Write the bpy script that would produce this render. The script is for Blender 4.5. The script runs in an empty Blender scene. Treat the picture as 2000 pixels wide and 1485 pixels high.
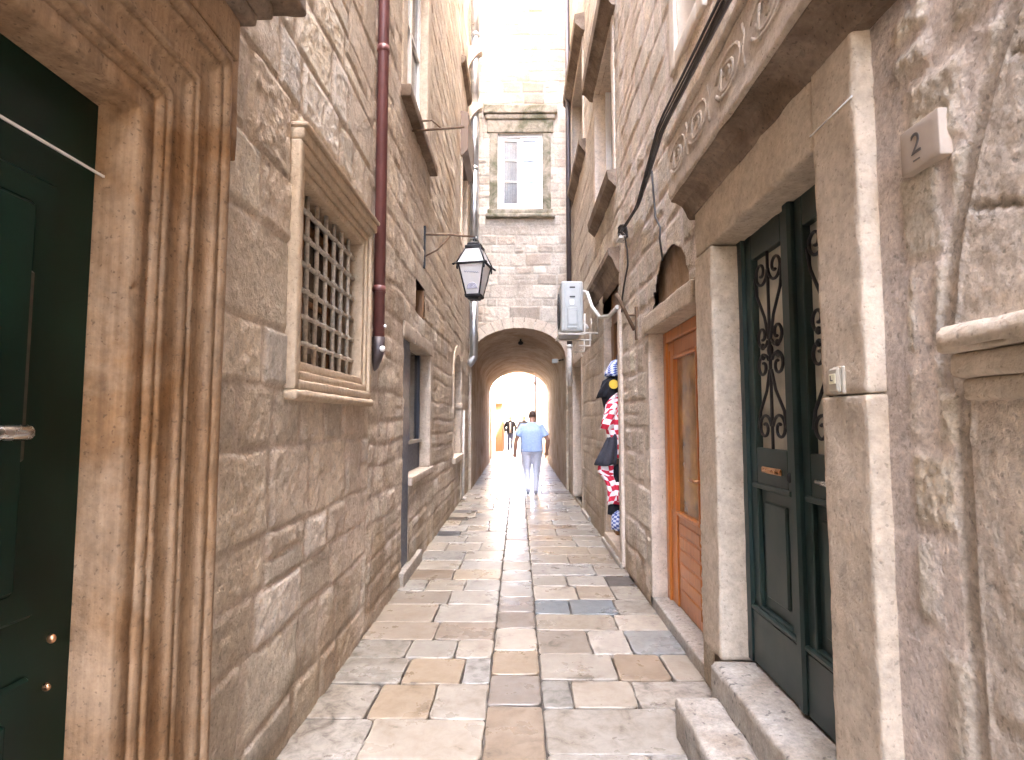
import bpy, bmesh, math, random
import numpy as np
from mathutils import Vector, Matrix
S = bpy.context.scene
C = S.collection
rad = math.radians

# ---------------------------------------------------------------- camera, sky, sun, exposure
cam_data = bpy.data.cameras.new('camera')
cam = bpy.data.objects.new('camera', cam_data)
C.objects.link(cam)
cam_data.sensor_width = 36.0
cam_data.lens = 36.0 * 1100 / 2000
cam_data.clip_start = 0.05
cam_data.clip_end = 1000
cam.location = (0, 0, 1.54)
cam.rotation_euler = (rad(90) + math.atan(77.5 / 1100), 0, math.atan(13 / 1100))
S.camera = cam

SUN_EL, SUN_AZ = 62.0, 118.0            # azimuth measured from +Y towards +X
world = bpy.data.worlds.new('World')
S.world = world
world.use_nodes = True
wn = world.node_tree.nodes
sky = wn.new('ShaderNodeTexSky')
sky.sky_type = 'NISHITA'
sky.sun_disc = False
sky.sun_elevation = rad(SUN_EL)
sky.sun_rotation = rad(SUN_AZ)
sky.dust_density = 4.5
sky.ozone_density = 0.5
sky.air_density = 0.74
wn['Background'].inputs[1].default_value = 0.15
world.node_tree.links.new(sky.outputs[0], wn['Background'].inputs[0])
sun_d = bpy.data.lights.new('sun', 'SUN')
sun_d.energy = 3.5
sun_d.angle = rad(0.5)
sun_d.color = (1.0, 0.93, 0.82)
sun = bpy.data.objects.new('sun', sun_d)
C.objects.link(sun)
sv = Vector((math.sin(rad(SUN_AZ)) * math.cos(rad(SUN_EL)), math.cos(rad(SUN_AZ)) * math.cos(rad(SUN_EL)), math.sin(rad(SUN_EL))))
sun.rotation_euler = sv.to_track_quat('Z', 'Y').to_euler()
sun.location = sv * 60
S.view_settings.view_transform = 'Standard'
S.view_settings.look = 'None'
S.view_settings.gamma = 1
S.view_settings.exposure = 5.75
S.render.engine = 'CYCLES'
cy = S.cycles
cy.max_bounces = 10
cy.diffuse_bounces = 7
cy.glossy_bounces = 4
cy.transmission_bounces = 4
cy.sample_clamp_indirect = 6
cy.use_denoising = True
try:
    cy.denoiser = 'OPENIMAGEDENOISE'
    cy.denoising_input_passes = 'RGB_ALBEDO_NORMAL'
except Exception:
    pass

# ---------------------------------------------------------------- noise
def hash2(ix, iy, seed):
    n = (ix.astype(np.int64) * 374761393 + iy.astype(np.int64) * 668265263 + seed * 974634777) & 0xffffffff
    n = ((n ^ (n >> 13)) * 1274126177) & 0xffffffff
    n = n ^ (n >> 16)
    return (n & 0xffffff) / float(0xffffff)
def vnoise(x, y, seed=0):
    x = np.asarray(x, float); y = np.asarray(y, float)
    ix = np.floor(x); iy = np.floor(y)
    fx = x - ix; fy = y - iy
    fx = fx * fx * (3 - 2 * fx); fy = fy * fy * (3 - 2 * fy)
    a = hash2(ix, iy, seed); b = hash2(ix + 1, iy, seed)
    c = hash2(ix, iy + 1, seed); d = hash2(ix + 1, iy + 1, seed)
    return (a * (1 - fx) + b * fx) * (1 - fy) + (c * (1 - fx) + d * fx) * fy
def fbm(x, y, seed=0, octv=4, gain=0.5):
    s = 0; a = 1; t = 0
    for k in range(octv):
        s = s + a * vnoise(x * 2 ** k + 17.3 * k, y * 2 ** k - 9.1 * k, seed + k * 7)
        t += a; a *= gain
    return s / t * 2 - 1
def sstep(a, b, x):
    t = np.clip((x - a) / (b - a), 0, 1)
    return t * t * (3 - 2 * t)

# ---------------------------------------------------------------- materials
M = {}
def nodes(name):
    m = bpy.data.materials.new(name)
    m.use_nodes = True
    nt = m.node_tree
    return m, nt, nt.nodes, nt.links, nt.nodes['Principled BSDF']
def rampnode(nt, pts):
    r = nt.nodes.new('ShaderNodeValToRGB')
    el = r.color_ramp.elements
    while len(el) < len(pts): el.new(0.5)
    for e, (p, c) in zip(el, pts):
        e.position = p; e.color = (*c, 1) if len(c) == 3 else c
    return r
def noise_node(nt, co, scale, detail=6, rough=0.6, dist=0.0):
    n = nt.nodes.new('ShaderNodeTexNoise')
    n.inputs['Scale'].default_value = scale
    n.inputs['Detail'].default_value = detail
    n.inputs['Roughness'].default_value = rough
    n.inputs['Distortion'].default_value = dist
    nt.links.new(co, n.inputs['Vector'])
    return n
def mixmul(nt, a, b, fac=1.0, mode='MULTIPLY'):
    x = nt.nodes.new('ShaderNodeMix'); x.data_type = 'RGBA'; x.blend_type = mode
    x.inputs['Factor'].default_value = fac
    for s, v in ((6, a), (7, b)):
        if isinstance(v, tuple): x.inputs[s].default_value = (*v, 1)
        else: nt.links.new(v, x.inputs[s])
    return x
def g(v): return (v, v, v)
def add_bump(nt, b, src, strength, dist=0.01, prev=None):
    bp = nt.nodes.new('ShaderNodeBump')
    bp.inputs['Strength'].default_value = strength
    bp.inputs['Distance'].default_value = dist
    nt.links.new(src, bp.inputs['Height'])
    if prev: nt.links.new(prev, bp.inputs['Normal'])
    nt.links.new(bp.outputs[0], b.inputs['Normal'])
    return bp.outputs[0]
def stone_mat(name, base=None, var=0.5, rough=0.85, bump=0.6, fine=70, pits=0.5, stain=None, stain_lo=0.45, spec=0.25, scale=1.0, speck=0.0, streak=0.0):
    m, nt, N, L, b = nodes(name)
    tc = N.new('ShaderNodeTexCoord').outputs['Object']
    if base is None:
        at = N.new('ShaderNodeAttribute'); at.attribute_name = 'Col'
        col = at.outputs['Color']
    else: col = None
    n1 = noise_node(nt, tc, 9 * scale, 9, 0.65, 0.4)
    n2 = noise_node(nt, tc, 2.1 * scale, 4, 0.6)
    n3 = noise_node(nt, tc, fine * scale, 2, 0.5)
    r1 = rampnode(nt, [(0.25, g(1 - var * 0.55)), (0.55, g(1.0)), (0.8, g(1 + var * 0.3))]); L.new(n1.outputs[0], r1.inputs[0])
    r2 = rampnode(nt, [(0.3, (1 - var * .35, 1 - var * .4, 1 - var * .45)), (0.65, (1.0, 1.0, 1.0))]); L.new(n2.outputs[0], r2.inputs[0])
    c = mixmul(nt, col if col else base, r1.outputs[0])
    c = mixmul(nt, c.outputs[2], r2.outputs[0])
    r4 = rampnode(nt, [(0.32, g(1 - var * .38)), (0.5, g(1.0)), (0.68, g(1 + var * .3))]); n4 = noise_node(nt, tc, 31 * scale, 7, 0.7); L.new(n4.outputs[0], r4.inputs[0])
    c = mixmul(nt, c.outputs[2], r4.outputs[0])
    if speck:
        n5 = noise_node(nt, tc, 58, 4, 0.7, .6); r5 = rampnode(nt, [(0.36, g(1 - speck)), (0.5, g(1.0)), (0.64, g(1 + speck * .6))]); L.new(n5.outputs[0], r5.inputs[0])
        c = mixmul(nt, c.outputs[2], r5.outputs[0])
    if streak:
        mp = N.new('ShaderNodeMapping'); mp.inputs['Scale'].default_value = (22, 22, .9); L.new(tc, mp.inputs[0])
        n6 = noise_node(nt, mp.outputs[0], 1.6, 6, 0.6); r6 = rampnode(nt, [(0.34, (1 - streak, 1 - streak * 1.1, 1 - streak * 1.2)), (0.58, g(1.08))]); L.new(n6.outputs[0], r6.inputs[0])
        c = mixmul(nt, c.outputs[2], r6.outputs[0])
    if stain:
        ns = noise_node(nt, tc, 1.6 * scale, 7, 0.62, 0.6)
        rs = rampnode(nt, [(stain_lo, g(0)), (stain_lo + 0.18, g(1))]); L.new(ns.outputs[0], rs.inputs[0])
        c2 = mixmul(nt, c.outputs[2], stain)
        mx = N.new('ShaderNodeMix'); mx.data_type = 'RGBA'
        L.new(rs.outputs[0], mx.inputs['Factor']); L.new(c.outputs[2], mx.inputs[6]); L.new(c2.outputs[2], mx.inputs[7])
        c = mx
    if pits:
        rp = rampnode(nt, [(0.30, g(1 - pits)), (0.37, g(1))]); L.new(n3.outputs[0], rp.inputs[0])
        c = mixmul(nt, c.outputs[2], rp.outputs[0])
    L.new(c.outputs[2], b.inputs['Base Color'])
    b.inputs['Roughness'].default_value = rough
    b.inputs['Specular IOR Level'].default_value = spec
    p = add_bump(nt, b, n1.outputs[0], bump * 0.18, 0.02)
    p = add_bump(nt, b, n4.outputs[0], bump * 0.7, 0.012, p)
    add_bump(nt, b, n3.outputs[0], bump, 0.005, p)
    M[name] = m
    return m
def plain(name, col, rough=0.5, metal=0.0, var=0.15, nscale=25, bump=0.0, spec=0.5, coat=0.0):
    m, nt, N, L, b = nodes(name)
    tc = N.new('ShaderNodeTexCoord').outputs['Object']
    n = noise_node(nt, tc, nscale, 6, 0.6)
    r = rampnode(nt, [(0.3, g(1 - var)), (0.7, g(1 + var * .5))]); L.new(n.outputs[0], r.inputs[0])
    c = mixmul(nt, col, r.outputs[0])
    L.new(c.outputs[2], b.inputs['Base Color'])
    rr = rampnode(nt, [(0.3, g(max(0.02, rough - .08))), (0.7, g(min(1, rough + .1)))]); L.new(n.outputs[0], rr.inputs[0])
    L.new(rr.outputs[0], b.inputs['Roughness'])
    b.inputs['Metallic'].default_value = metal
    b.inputs['Specular IOR Level'].default_value = spec
    b.inputs['Coat Weight'].default_value = coat
    if bump: add_bump(nt, b, n.outputs[0], bump, 0.005)
    M[name] = m
    return m
def wood(name, c0, c1, rough=0.35, vert=True, coat=0.2):
    m, nt, N, L, b = nodes(name)
    tc = N.new('ShaderNodeTexCoord').outputs['Object']
    mp = N.new('ShaderNodeMapping'); mp.inputs['Scale'].default_value = (30, 30, 1.6) if vert else (30, 1.6, 30)
    L.new(tc, mp.inputs[0])
    n = noise_node(nt, mp.outputs[0], 1.5, 8, 0.65, 0.8)
    r = rampnode(nt, [(0.3, c0), (0.7, c1)]); L.new(n.outputs[0], r.inputs[0])
    L.new(r.outputs[0], b.inputs['Base Color'])
    b.inputs['Roughness'].default_value = rough
    b.inputs['Coat Weight'].default_value = coat
    b.inputs['Coat Roughness'].default_value = 0.15
    add_bump(nt, b, n.outputs[0], 0.15, 0.004)
    M[name] = m
    return m
def checker(name, ca, cb, size, rough=0.8):
    m, nt, N, L, b = nodes(name)
    at = N.new('ShaderNodeAttribute'); at.attribute_name = 'Cloth'
    mp = N.new('ShaderNodeMapping'); mp.inputs['Scale'].default_value = (1, 1, 0)
    L.new(at.outputs['Vector'], mp.inputs[0])
    ck = N.new('ShaderNodeTexChecker'); ck.inputs['Scale'].default_value = 1 / size
    ck.inputs['Color1'].default_value = (*ca, 1); ck.inputs['Color2'].default_value = (*cb, 1)
    L.new(mp.outputs[0], ck.inputs['Vector'])
    L.new(ck.outputs[0], b.inputs['Base Color'])
    b.inputs['Roughness'].default_value = rough
    b.inputs['Specular IOR Level'].default_value = 0.15
    M[name] = m
    return m

stone_mat('masonry', None, var=0.45, bump=0.8, pits=0.3, speck=0.12)
stone_mat('masonry_rough', None, var=0.5, bump=1.0, fine=50, pits=0.35, speck=0.2)
# polished paving: the alpha of Col says how mottled a slab is
m, nt, N, L, b = nodes('slab')
tc = N.new('ShaderNodeTexCoord').outputs['Object']
at = N.new('ShaderNodeAttribute'); at.attribute_name = 'Col'
n1 = noise_node(nt, tc, 14, 9, 0.68, 0.5); n2 = noise_node(nt, tc, 3.2, 5, 0.6); n3 = noise_node(nt, tc, 42, 5, 0.7, .3)
r1 = rampnode(nt, [(0.3, (.80, .78, .76)), (0.6, g(1.03))]); L.new(n1.outputs[0], r1.inputs[0])
r2 = rampnode(nt, [(0.35, (.86, .83, .79)), (0.62, g(1.0))]); L.new(n2.outputs[0], r2.inputs[0])
c = mixmul(nt, at.outputs['Color'], r1.outputs[0]); c = mixmul(nt, c.outputs[2], r2.outputs[0])
r3 = rampnode(nt, [(0.34, (.52, .51, .50)), (0.44, (.86, .86, .86)), (0.56, g(1.08))]); L.new(n1.outputs[0], r3.inputs[0])
mm = N.new('ShaderNodeMix'); mm.data_type = 'RGBA'; mm.blend_type = 'MULTIPLY'
L.new(at.outputs['Alpha'], mm.inputs['Factor']); L.new(c.outputs[2], mm.inputs[6]); L.new(r3.outputs[0], mm.inputs[7])
r5 = rampnode(nt, [(0.26, (.35, .32, .3)), (0.33, g(1.0))]); L.new(n3.outputs[0], r5.inputs[0])
c = mixmul(nt, mm.outputs[2], r5.outputs[0])
n7 = noise_node(nt, tc, 4.3, 9, 0.66, 0.8); r7 = rampnode(nt, [(0.33, (.40, .37, .34)), (0.385, (.85, .83, .80)), (0.46, g(1.0))]); L.new(n7.outputs[0], r7.inputs[0])
c = mixmul(nt, c.outputs[2], r7.outputs[0])
L.new(c.outputs[2], b.inputs['Base Color'])
r4 = rampnode(nt, [(0.3, g(.42)), (0.7, g(.22))]); L.new(n2.outputs[0], r4.inputs[0]); L.new(r4.outputs[0], b.inputs['Roughness'])
b.inputs['Specular IOR Level'].default_value = 0.5
p = add_bump(nt, b, n2.outputs[0], 0.25, 0.02); add_bump(nt, b, n1.outputs[0], 0.12, 0.01, p)
M['slab'] = m
stone_mat('dressed', (0.53, 0.445, 0.345), var=0.48, bump=0.6, pits=0.3)
stone_mat('dressed_light', (0.62, 0.525, 0.425), var=0.45, bump=0.55, pits=0.35)
stone_mat('dressed_grey', (0.50, 0.425, 0.345), var=0.5, bump=0.5, pits=0.45)
stone_mat('dressed_moss', (0.40, 0.35, 0.28), var=0.5, bump=0.5, pits=0.3, stain=(0.38, 0.42, 0.33), stain_lo=0.42, scale=1.6)
stone_mat('window_stone', (0.50, 0.40, 0.29), var=0.4, bump=0.4, pits=0.3)
stone_mat('stained', (0.365, 0.25, 0.155), var=0.5, bump=0.4, pits=0.4, stain=(0.72, 0.58, 0.42), stain_lo=0.44, streak=0.22)
stone_mat('hood_stone', (0.28, 0.215, 0.16), var=0.6, bump=0.5, pits=0.4, stain=(0.55, 0.5, 0.45), stain_lo=0.42)  # base colour darkened for the shadow under the hood as well as soot
stone_mat('step_stone', (0.37, 0.335, 0.285), var=0.55, rough=0.5, bump=0.5, fine=30, pits=0.6, spec=0.4, stain=(.62, .53, .44), stain_lo=.5, speck=.2)
stone_mat('plaque_stone', (0.40, 0.335, 0.275), var=0.12, bump=0.1, pits=0.0)
stone_mat('plaster', (0.50, 0.40, 0.31), var=0.4, bump=0.25, pits=0.0, stain=(0.7, 0.62, 0.52))
stone_mat('plaster_white', (0.62, 0.55, 0.46), var=0.2, bump=0.15, pits=0.0)
stone_mat('plaster_orange', (0.22, 0.115, 0.06), var=0.25, bump=0.15, pits=0.0)
stone_mat('mortar_bed', (0.10, 0.085, 0.07), var=0.5, bump=0.8, pits=0.3)
plain('paint_green', (0.015, 0.034, 0.031), 0.38, var=0.35, nscale=6, spec=0.5)
plain('paint_deep_green', (0.004, 0.021, 0.013), 0.38, var=0.4, nscale=3, spec=0.22)
plain('paint_navy', (0.02, 0.03, 0.06), 0.4, var=0.3)
plain('iron', (0.02, 0.02, 0.022), 0.5, metal=0.4)
plain('iron_pale', (0.50, 0.455, 0.39), 0.6, metal=0.1, var=0.4, nscale=40)
plain('rusty', (0.16, 0.10, 0.06), 0.7, metal=0.3, var=0.4)
plain('steel', (0.55, 0.57, 0.6), 0.34, metal=0.9, var=0.2, nscale=5)
plain('pipe_red', (0.15, 0.052, 0.045), 0.38, var=0.25, nscale=7)
plain('pipe_dark', (0.06, 0.045, 0.045), 0.45, var=0.25)
plain('pipe_white', (0.6, 0.56, 0.5), 0.5, var=0.25)
plain('plastic_grey', (0.40, 0.41, 0.39), 0.42, var=0.12, nscale=8)
plain('plastic_dark', (0.05, 0.05, 0.05), 0.5)
plain('paint_white', (0.78, 0.77, 0.74), 0.45, var=0.1)
plain('glass_dark', (0.03, 0.033, 0.036), 0.06, var=0.3, nscale=3, spec=0.8)
plain('glass_pale', (0.60, 0.57, 0.48), 0.12, var=0.3, nscale=5, spec=0.7)
plain('glass_dusty', (0.20, 0.17, 0.14), 0.25, var=0.5, nscale=4, spec=0.6)
plain('glass_amber', (0.40, 0.21, 0.06), 0.12, var=0.6, nscale=4, spec=0.8)
plain('curtain', (0.7, 0.7, 0.72), 0.8, var=0.2, nscale=12)
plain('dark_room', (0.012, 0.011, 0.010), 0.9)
plain('brass', (0.55, 0.30, 0.16), 0.3, metal=0.9)
plain('chrome', (0.6, 0.6, 0.58), 0.25, metal=1.0)
plain('cable_black', (0.035, 0.03, 0.027), 0.55)
plain('skin', (0.33, 0.17, 0.11), 0.5, var=0.15)
plain('skin_light', (0.26, 0.14, 0.10), 0.5, var=0.15)
plain('hair_dark', (0.09, 0.045, 0.03), 0.6, var=0.4, nscale=90, bump=0.4)
plain('hair_grey', (0.12, 0.10, 0.09), 0.6, var=0.4, nscale=90, bump=0.4)
plain('cloth_blue', (0.36, 0.47, 0.70), 0.85, var=0.12, nscale=30, bump=0.1, spec=0.1)
plain('cloth_pale', (0.62, 0.63, 0.72), 0.85, var=0.12, nscale=30, bump=0.1, spec=0.1)
plain('cloth_black', (0.018, 0.018, 0.022), 0.85, var=0.3, nscale=30, spec=0.15)
plain('cloth_charcoal', (0.045, 0.045, 0.055), 0.85, var=0.3, nscale=30, spec=0.15)
plain('cloth_white', (0.30, 0.29, 0.29), 0.85, var=0.12, spec=0.1)
plain('denim', (0.05, 0.06, 0.10), 0.85, var=0.25, nscale=40, spec=0.1)
plain('logo_yellow', (0.62, 0.42, 0.04), 0.7)
plain('ink', (0.10, 0.085, 0.075), 0.7)
plain('ink_pale', (0.30, 0.30, 0.34), 0.7)
plain('lantern_ink', (0.42, 0.42, 0.5), 0.7)
plain('plate_brown', (0.07, 0.055, 0.042), 0.4, metal=0.3, var=0.4)
plain('bell_cream', (0.36, 0.32, 0.25), 0.45)
plain('label_yellow', (0.75, 0.70, 0.48), 0.4)
checker('cloth_checks', (0.55, 0.03, 0.06), (0.8, 0.74, 0.74), 0.055)
checker('cloth_blue_white', (0.07, 0.10, 0.28), (0.6, 0.63, 0.72), 0.022)
wood('wood_orange', (0.36, 0.11, 0.022), (0.62, 0.22, 0.045), 0.3)
wood('wood_brown', (0.16, 0.075, 0.03), (0.30, 0.15, 0.06), 0.5)
wood('wood_red', (0.12, 0.035, 0.015), (0.22, 0.07, 0.025), 0.4)
wood('wood_shutter', (0.10, 0.06, 0.035), (0.16, 0.10, 0.06), 0.6)
# frosted lantern panes let the daylight through
m, nt, N, L, b = nodes('lantern_pane')
b.inputs['Base Color'].default_value = (0.9, 0.89, 0.88, 1)
b.inputs['Roughness'].default_value = 0.3
tr = N.new('ShaderNodeBsdfTranslucent'); tr.inputs[0].default_value = (0.95, 0.94, 0.93, 1)
mx = N.new('ShaderNodeMixShader'); mx.inputs[0].default_value = 0.5
L.new(b.outputs[0], mx.inputs[1]); L.new(tr.outputs[0], mx.inputs[2])
L.new(mx.outputs[0], N['Material Output'].inputs[0])
M['lantern_pane'] = m

# ---------------------------------------------------------------- object helpers
def tag(o, label=None, cat=None, group=None, kind=None):
    if label: o['label'] = label
    if cat: o['category'] = cat
    if group: o['group'] = group
    if kind: o['kind'] = kind
    return o
def thing(name, label, cat, loc=(0, 0, 0), group=None):
    o = bpy.data.objects.new(name, None)
    o.empty_display_size = 0.1
    C.objects.link(o); o.location = loc
    return tag(o, label, cat, group)
def world_loc(o):
    v = Vector(o.location)
    while o.parent:
        o = o.parent; v += Vector(o.location)
    return v
def link(me, name, mat, parent=None, label=None):
    """links a mesh modelled in world coordinates"""
    o = bpy.data.objects.new(name, me)
    C.objects.link(o)
    if mat:
        me.materials.clear()
        for x in (mat if isinstance(mat, (list, tuple)) else [mat]): me.materials.append(M[x])
    if parent:
        o.parent = parent
        o.location = -world_loc(parent)
    if label: o['label'] = label
    return o
class MB:
    def __init__(s): s.bm = bmesh.new()
    def quad(s, pts):
        return s.bm.faces.new([s.bm.verts.new(p) for p in pts])
    def box(s, x0, x1, y0, y1, z0, z1, bev=0.0, seg=1):
        x0, x1 = sorted((x0, x1)); y0, y1 = sorted((y0, y1)); z0, z1 = sorted((z0, z1))
        v = [s.bm.verts.new((x, y, z)) for x in (x0, x1) for y in (y0, y1) for z in (z0, z1)]
        f = [s.bm.faces.new([v[i] for i in q]) for q in ((0, 1, 3, 2), (4, 6, 7, 5), (0, 4, 5, 1), (2, 3, 7, 6), (0, 2, 6, 4), (1, 5, 7, 3))]
        if bev:
            ed = list({e for q in f for e in q.edges})
            bmesh.ops.bevel(s.bm, geom=ed, offset=bev, segments=seg, affect='EDGES', profile=0.5)
        return s
    def stone(s, x0, x1, y0, y1, z0, z1, r=0.012, res=0.04, amp=0.004, seed=1, chip=0.0):
        """a worn block: finely divided box with rounded, chipped edges and an uneven face"""
        lo = np.array([min(x0, x1), min(y0, y1), min(z0, z1)]); hi = np.array([max(x0, x1), max(y0, y1), max(z0, z1)])
        n = [max(2, int(math.ceil((hi[k] - lo[k]) / res))) for k in range(3)]
        n = [min(k, 160) for k in n]
        r = min(r, 0.45 * float((hi - lo).min()))
        cache = {}
        ax = [np.unique(np.concatenate([np.linspace(lo[k], hi[k], n[k] + 1), [lo[k] + r * .4, lo[k] + r, hi[k] - r, hi[k] - r * .4]])) for k in range(3)]
        def vert(p):
            key = (round(p[0], 5), round(p[1], 5), round(p[2], 5))
            if key in cache: return cache[key]
            q = np.array(p); c = np.clip(q, lo + r, hi - r); d = q - c
            rr = r
            L_ = np.linalg.norm(d)
            nrm = d / L_ if L_ > 1e-9 else np.zeros(3)
            edge = np.count_nonzero(np.abs(d) > 1e-6)
            a = amp * float(fbm(np.array(q[0] * 5 + q[2] * 9), np.array(q[1] * 9 - q[2] * 3 + q[0] * 4), seed, 4))
            if chip and edge >= 2:
                a -= chip * max(0.0, float(fbm(np.array(q[2] * 7 + q[0] * 3), np.array(q[1] * 7 + seed), seed + 5, 3)))
            pos = c + nrm * (rr + a)
            cache[key] = s.bm.verts.new(pos)
            return cache[key]
        for k in range(3):
            i, j = (k + 1) % 3, (k + 2) % 3
            A, B = ax[i], ax[j]
            for side, val in ((0, lo[k]), (1, hi[k])):
                for a in range(len(A) - 1):
                    for bq in range(len(B) - 1):
                        ps = []
                        for (u, v) in ((A[a], B[bq]), (A[a + 1], B[bq]), (A[a + 1], B[bq + 1]), (A[a], B[bq + 1])):
                            p = [0, 0, 0]; p[k] = val; p[i] = u; p[j] = v
                            ps.append(vert(p))
                        if side == 0: ps.reverse()
                        try:
                            f = s.bm.faces.new(ps); f.smooth = True
                        except ValueError: pass
        return s
    def tube(s, pts, r, seg=10, cap=True, smooth=True, squash=None):
        pts = [Vector(p) for p in pts]
        rs = r if isinstance(r, (list, tuple)) else [r] * len(pts)
        rings = []
        up = None
        for k, p in enumerate(pts):
            t = (pts[min(k + 1, len(pts) - 1)] - pts[max(k - 1, 0)]).normalized()
            if up is None:
                up = Vector((0, 0, 1)) if abs(t.z) < 0.9 else Vector((1, 0, 0))
            a = (up - t * up.dot(t)).normalized(); b_ = t.cross(a); up = a
            ra, rb = rs[k] if isinstance(rs[k], tuple) else (rs[k], rs[k])
            rings.append([s.bm.verts.new(p + a * (ra * math.cos(2 * math.pi * q / seg)) + b_ * (rb * math.sin(2 * math.pi * q / seg))) for q in range(seg)])
        for k in range(len(rings) - 1):
            for q in range(seg):
                f = s.bm.faces.new([rings[k][q], rings[k][(q + 1) % seg], rings[k + 1][(q + 1) % seg], rings[k + 1][q]])
                f.smooth = smooth
        if cap:
            s.bm.faces.new(list(reversed(rings[0]))); s.bm.faces.new(rings[-1])
        return s
    def prism(s, prof, axis, a, b, n=1):
        """closed profile (2D) extruded along 'x' 'y' or 'z' from a to b"""
        def pt(u, v, w):
            return {'y': (u, w, v), 'x': (w, u, v), 'z': (u, v, w)}[axis]
        rows = [[s.bm.verts.new(pt(u, v, a + (b - a) * k / n)) for (u, v) in prof] for k in range(n + 1)]
        m_ = len(prof)
        for k in range(n):
            for q in range(m_):
                s.bm.faces.new([rows[k][q], rows[k][(q + 1) % m_], rows[k + 1][(q + 1) % m_], rows[k + 1][q]])
        s.bm.faces.new(list(reversed(rows[0]))); s.bm.faces.new(rows[-1])
        return s
    def ellipsoid(s, c, r, seg=14):
        q = bmesh.ops.create_uvsphere(s.bm, u_segments=seg, v_segments=max(6, seg // 2 + 1), radius=1.0)
        for v in q['verts']: v.co = Vector((c[0] + v.co.x * r[0], c[1] + v.co.y * r[1], c[2] + v.co.z * r[2]))
        for f in {f for v in q['verts'] for f in v.link_faces}: f.smooth = True
        return s
    def rotz(s, ang, piv):
        bmesh.ops.rotate(s.bm, cent=piv, matrix=Matrix.Rotation(ang, 3, 'Z'), verts=s.bm.verts)
        return s
    def build(s, name, mat, parent=None, label=None):
        bmesh.ops.recalc_face_normals(s.bm, faces=s.bm.faces)
        me = bpy.data.meshes.new(name)
        s.bm.to_mesh(me); s.bm.free()
        return link(me, name, mat, parent, label)
LX, RX = -1.11, 1.10
def px(side, p):      # p = how far a surface stands proud of its wall (negative: recessed)
    return LX + p if side < 0 else RX - p
def wbox(mb, side, y0, y1, z0, z1, p0, p1, bev=0.0):
    return mb.box(px(side, p0), px(side, p1), y0, y1, z0, z1, bev)
def wstone(mb, side, y0, y1, z0, z1, p0, p1, **k):
    return mb.stone(px(side, p0), px(side, p1), y0, y1, z0, z1, **k)
def text_mesh(txt, name, size, mat, parent, origin, xdir, zdir, depth=0.002):
    cu = bpy.data.curves.new(name, 'FONT'); cu.body = txt; cu.size = size; cu.extrude = depth
    cu.align_x = 'CENTER'; cu.align_y = 'CENTER'
    t = bpy.data.objects.new(name, cu); C.objects.link(t)
    bpy.context.view_layer.update()
    me = bpy.data.meshes.new_from_object(t.evaluated_get(bpy.context.evaluated_depsgraph_get()))
    bpy.data.objects.remove(t); bpy.data.curves.remove(cu)
    x = Vector(xdir).normalized(); z = Vector(zdir).normalized(); n = x.cross(z)
    me.transform(Matrix(((x.x, z.x, n.x, origin[0]), (x.y, z.y, n.y, origin[1]), (x.z, z.z, n.z, origin[2]), (0, 0, 0, 1))))
    return link(me, name, mat, parent)

# ---------------------------------------------------------------- masonry sheets
def lines(a, b, fn, extra=()):
    out = [a]
    while out[-1] < b: out.append(out[-1] + fn(out[-1]))
    out[-1] = b
    out = np.array(out)
    for e in extra:
        if a < e < b: out[np.argmin(np.abs(out - e))] = e
    return np.unique(out)
def ashlar(u, v, seed, ch, sw, split=0.25, wob=0.018):
    rng = random.Random(seed)
    v0 = v.min() - 1
    u_w = u + wob * fbm(u * 2.3, v * 2.3, seed + 1, 3)
    v_w = v + wob * fbm(u * 1.7 + 5, v * 2.9, seed + 2, 3)
    hs = [v0]
    while hs[-1] < v.max() + 1: hs.append(hs[-1] + rng.uniform(*ch))
    hs = np.array(hs)
    row = np.searchsorted(hs, v_w) - 1
    dist = np.minimum(v_w - hs[row], hs[row + 1] - v_w)
    sid = np.zeros(u.shape, np.int64)
    umin, umax = u.min() - 1, u.max() + 1
    for r in range(row.min(), row.max() + 1):
        mk = row == r
        if not mk.any(): continue
        b = [umin - rng.uniform(0, .5)]
        h = hs[r + 1] - hs[r]
        while b[-1] < umax: b.append(b[-1] + rng.uniform(*sw) * (0.7 + 0.9 * h / ch[1]))
        b = np.array(b)
        k = np.searchsorted(b, u_w[mk]) - 1
        d = np.minimum(dist[mk], .6 * np.minimum(u_w[mk] - b[k], b[k + 1] - u_w[mk]))      # upright joints are the wider ones
        s_ = r * 1000 + k
        sp = np.array([rng.random() < split for _ in range(len(b))])[k]      # some stones are two thin ones
        mid = (hs[r] + hs[r + 1]) / 2
        d = np.where(sp, np.minimum(d, np.abs(v_w[mk] - mid)), d)
        s_ = s_ * 2 + np.where(sp & (v_w[mk] > mid), 1, 0)
        dist[mk] = d; sid[mk] = s_
    return dist, sid
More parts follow.
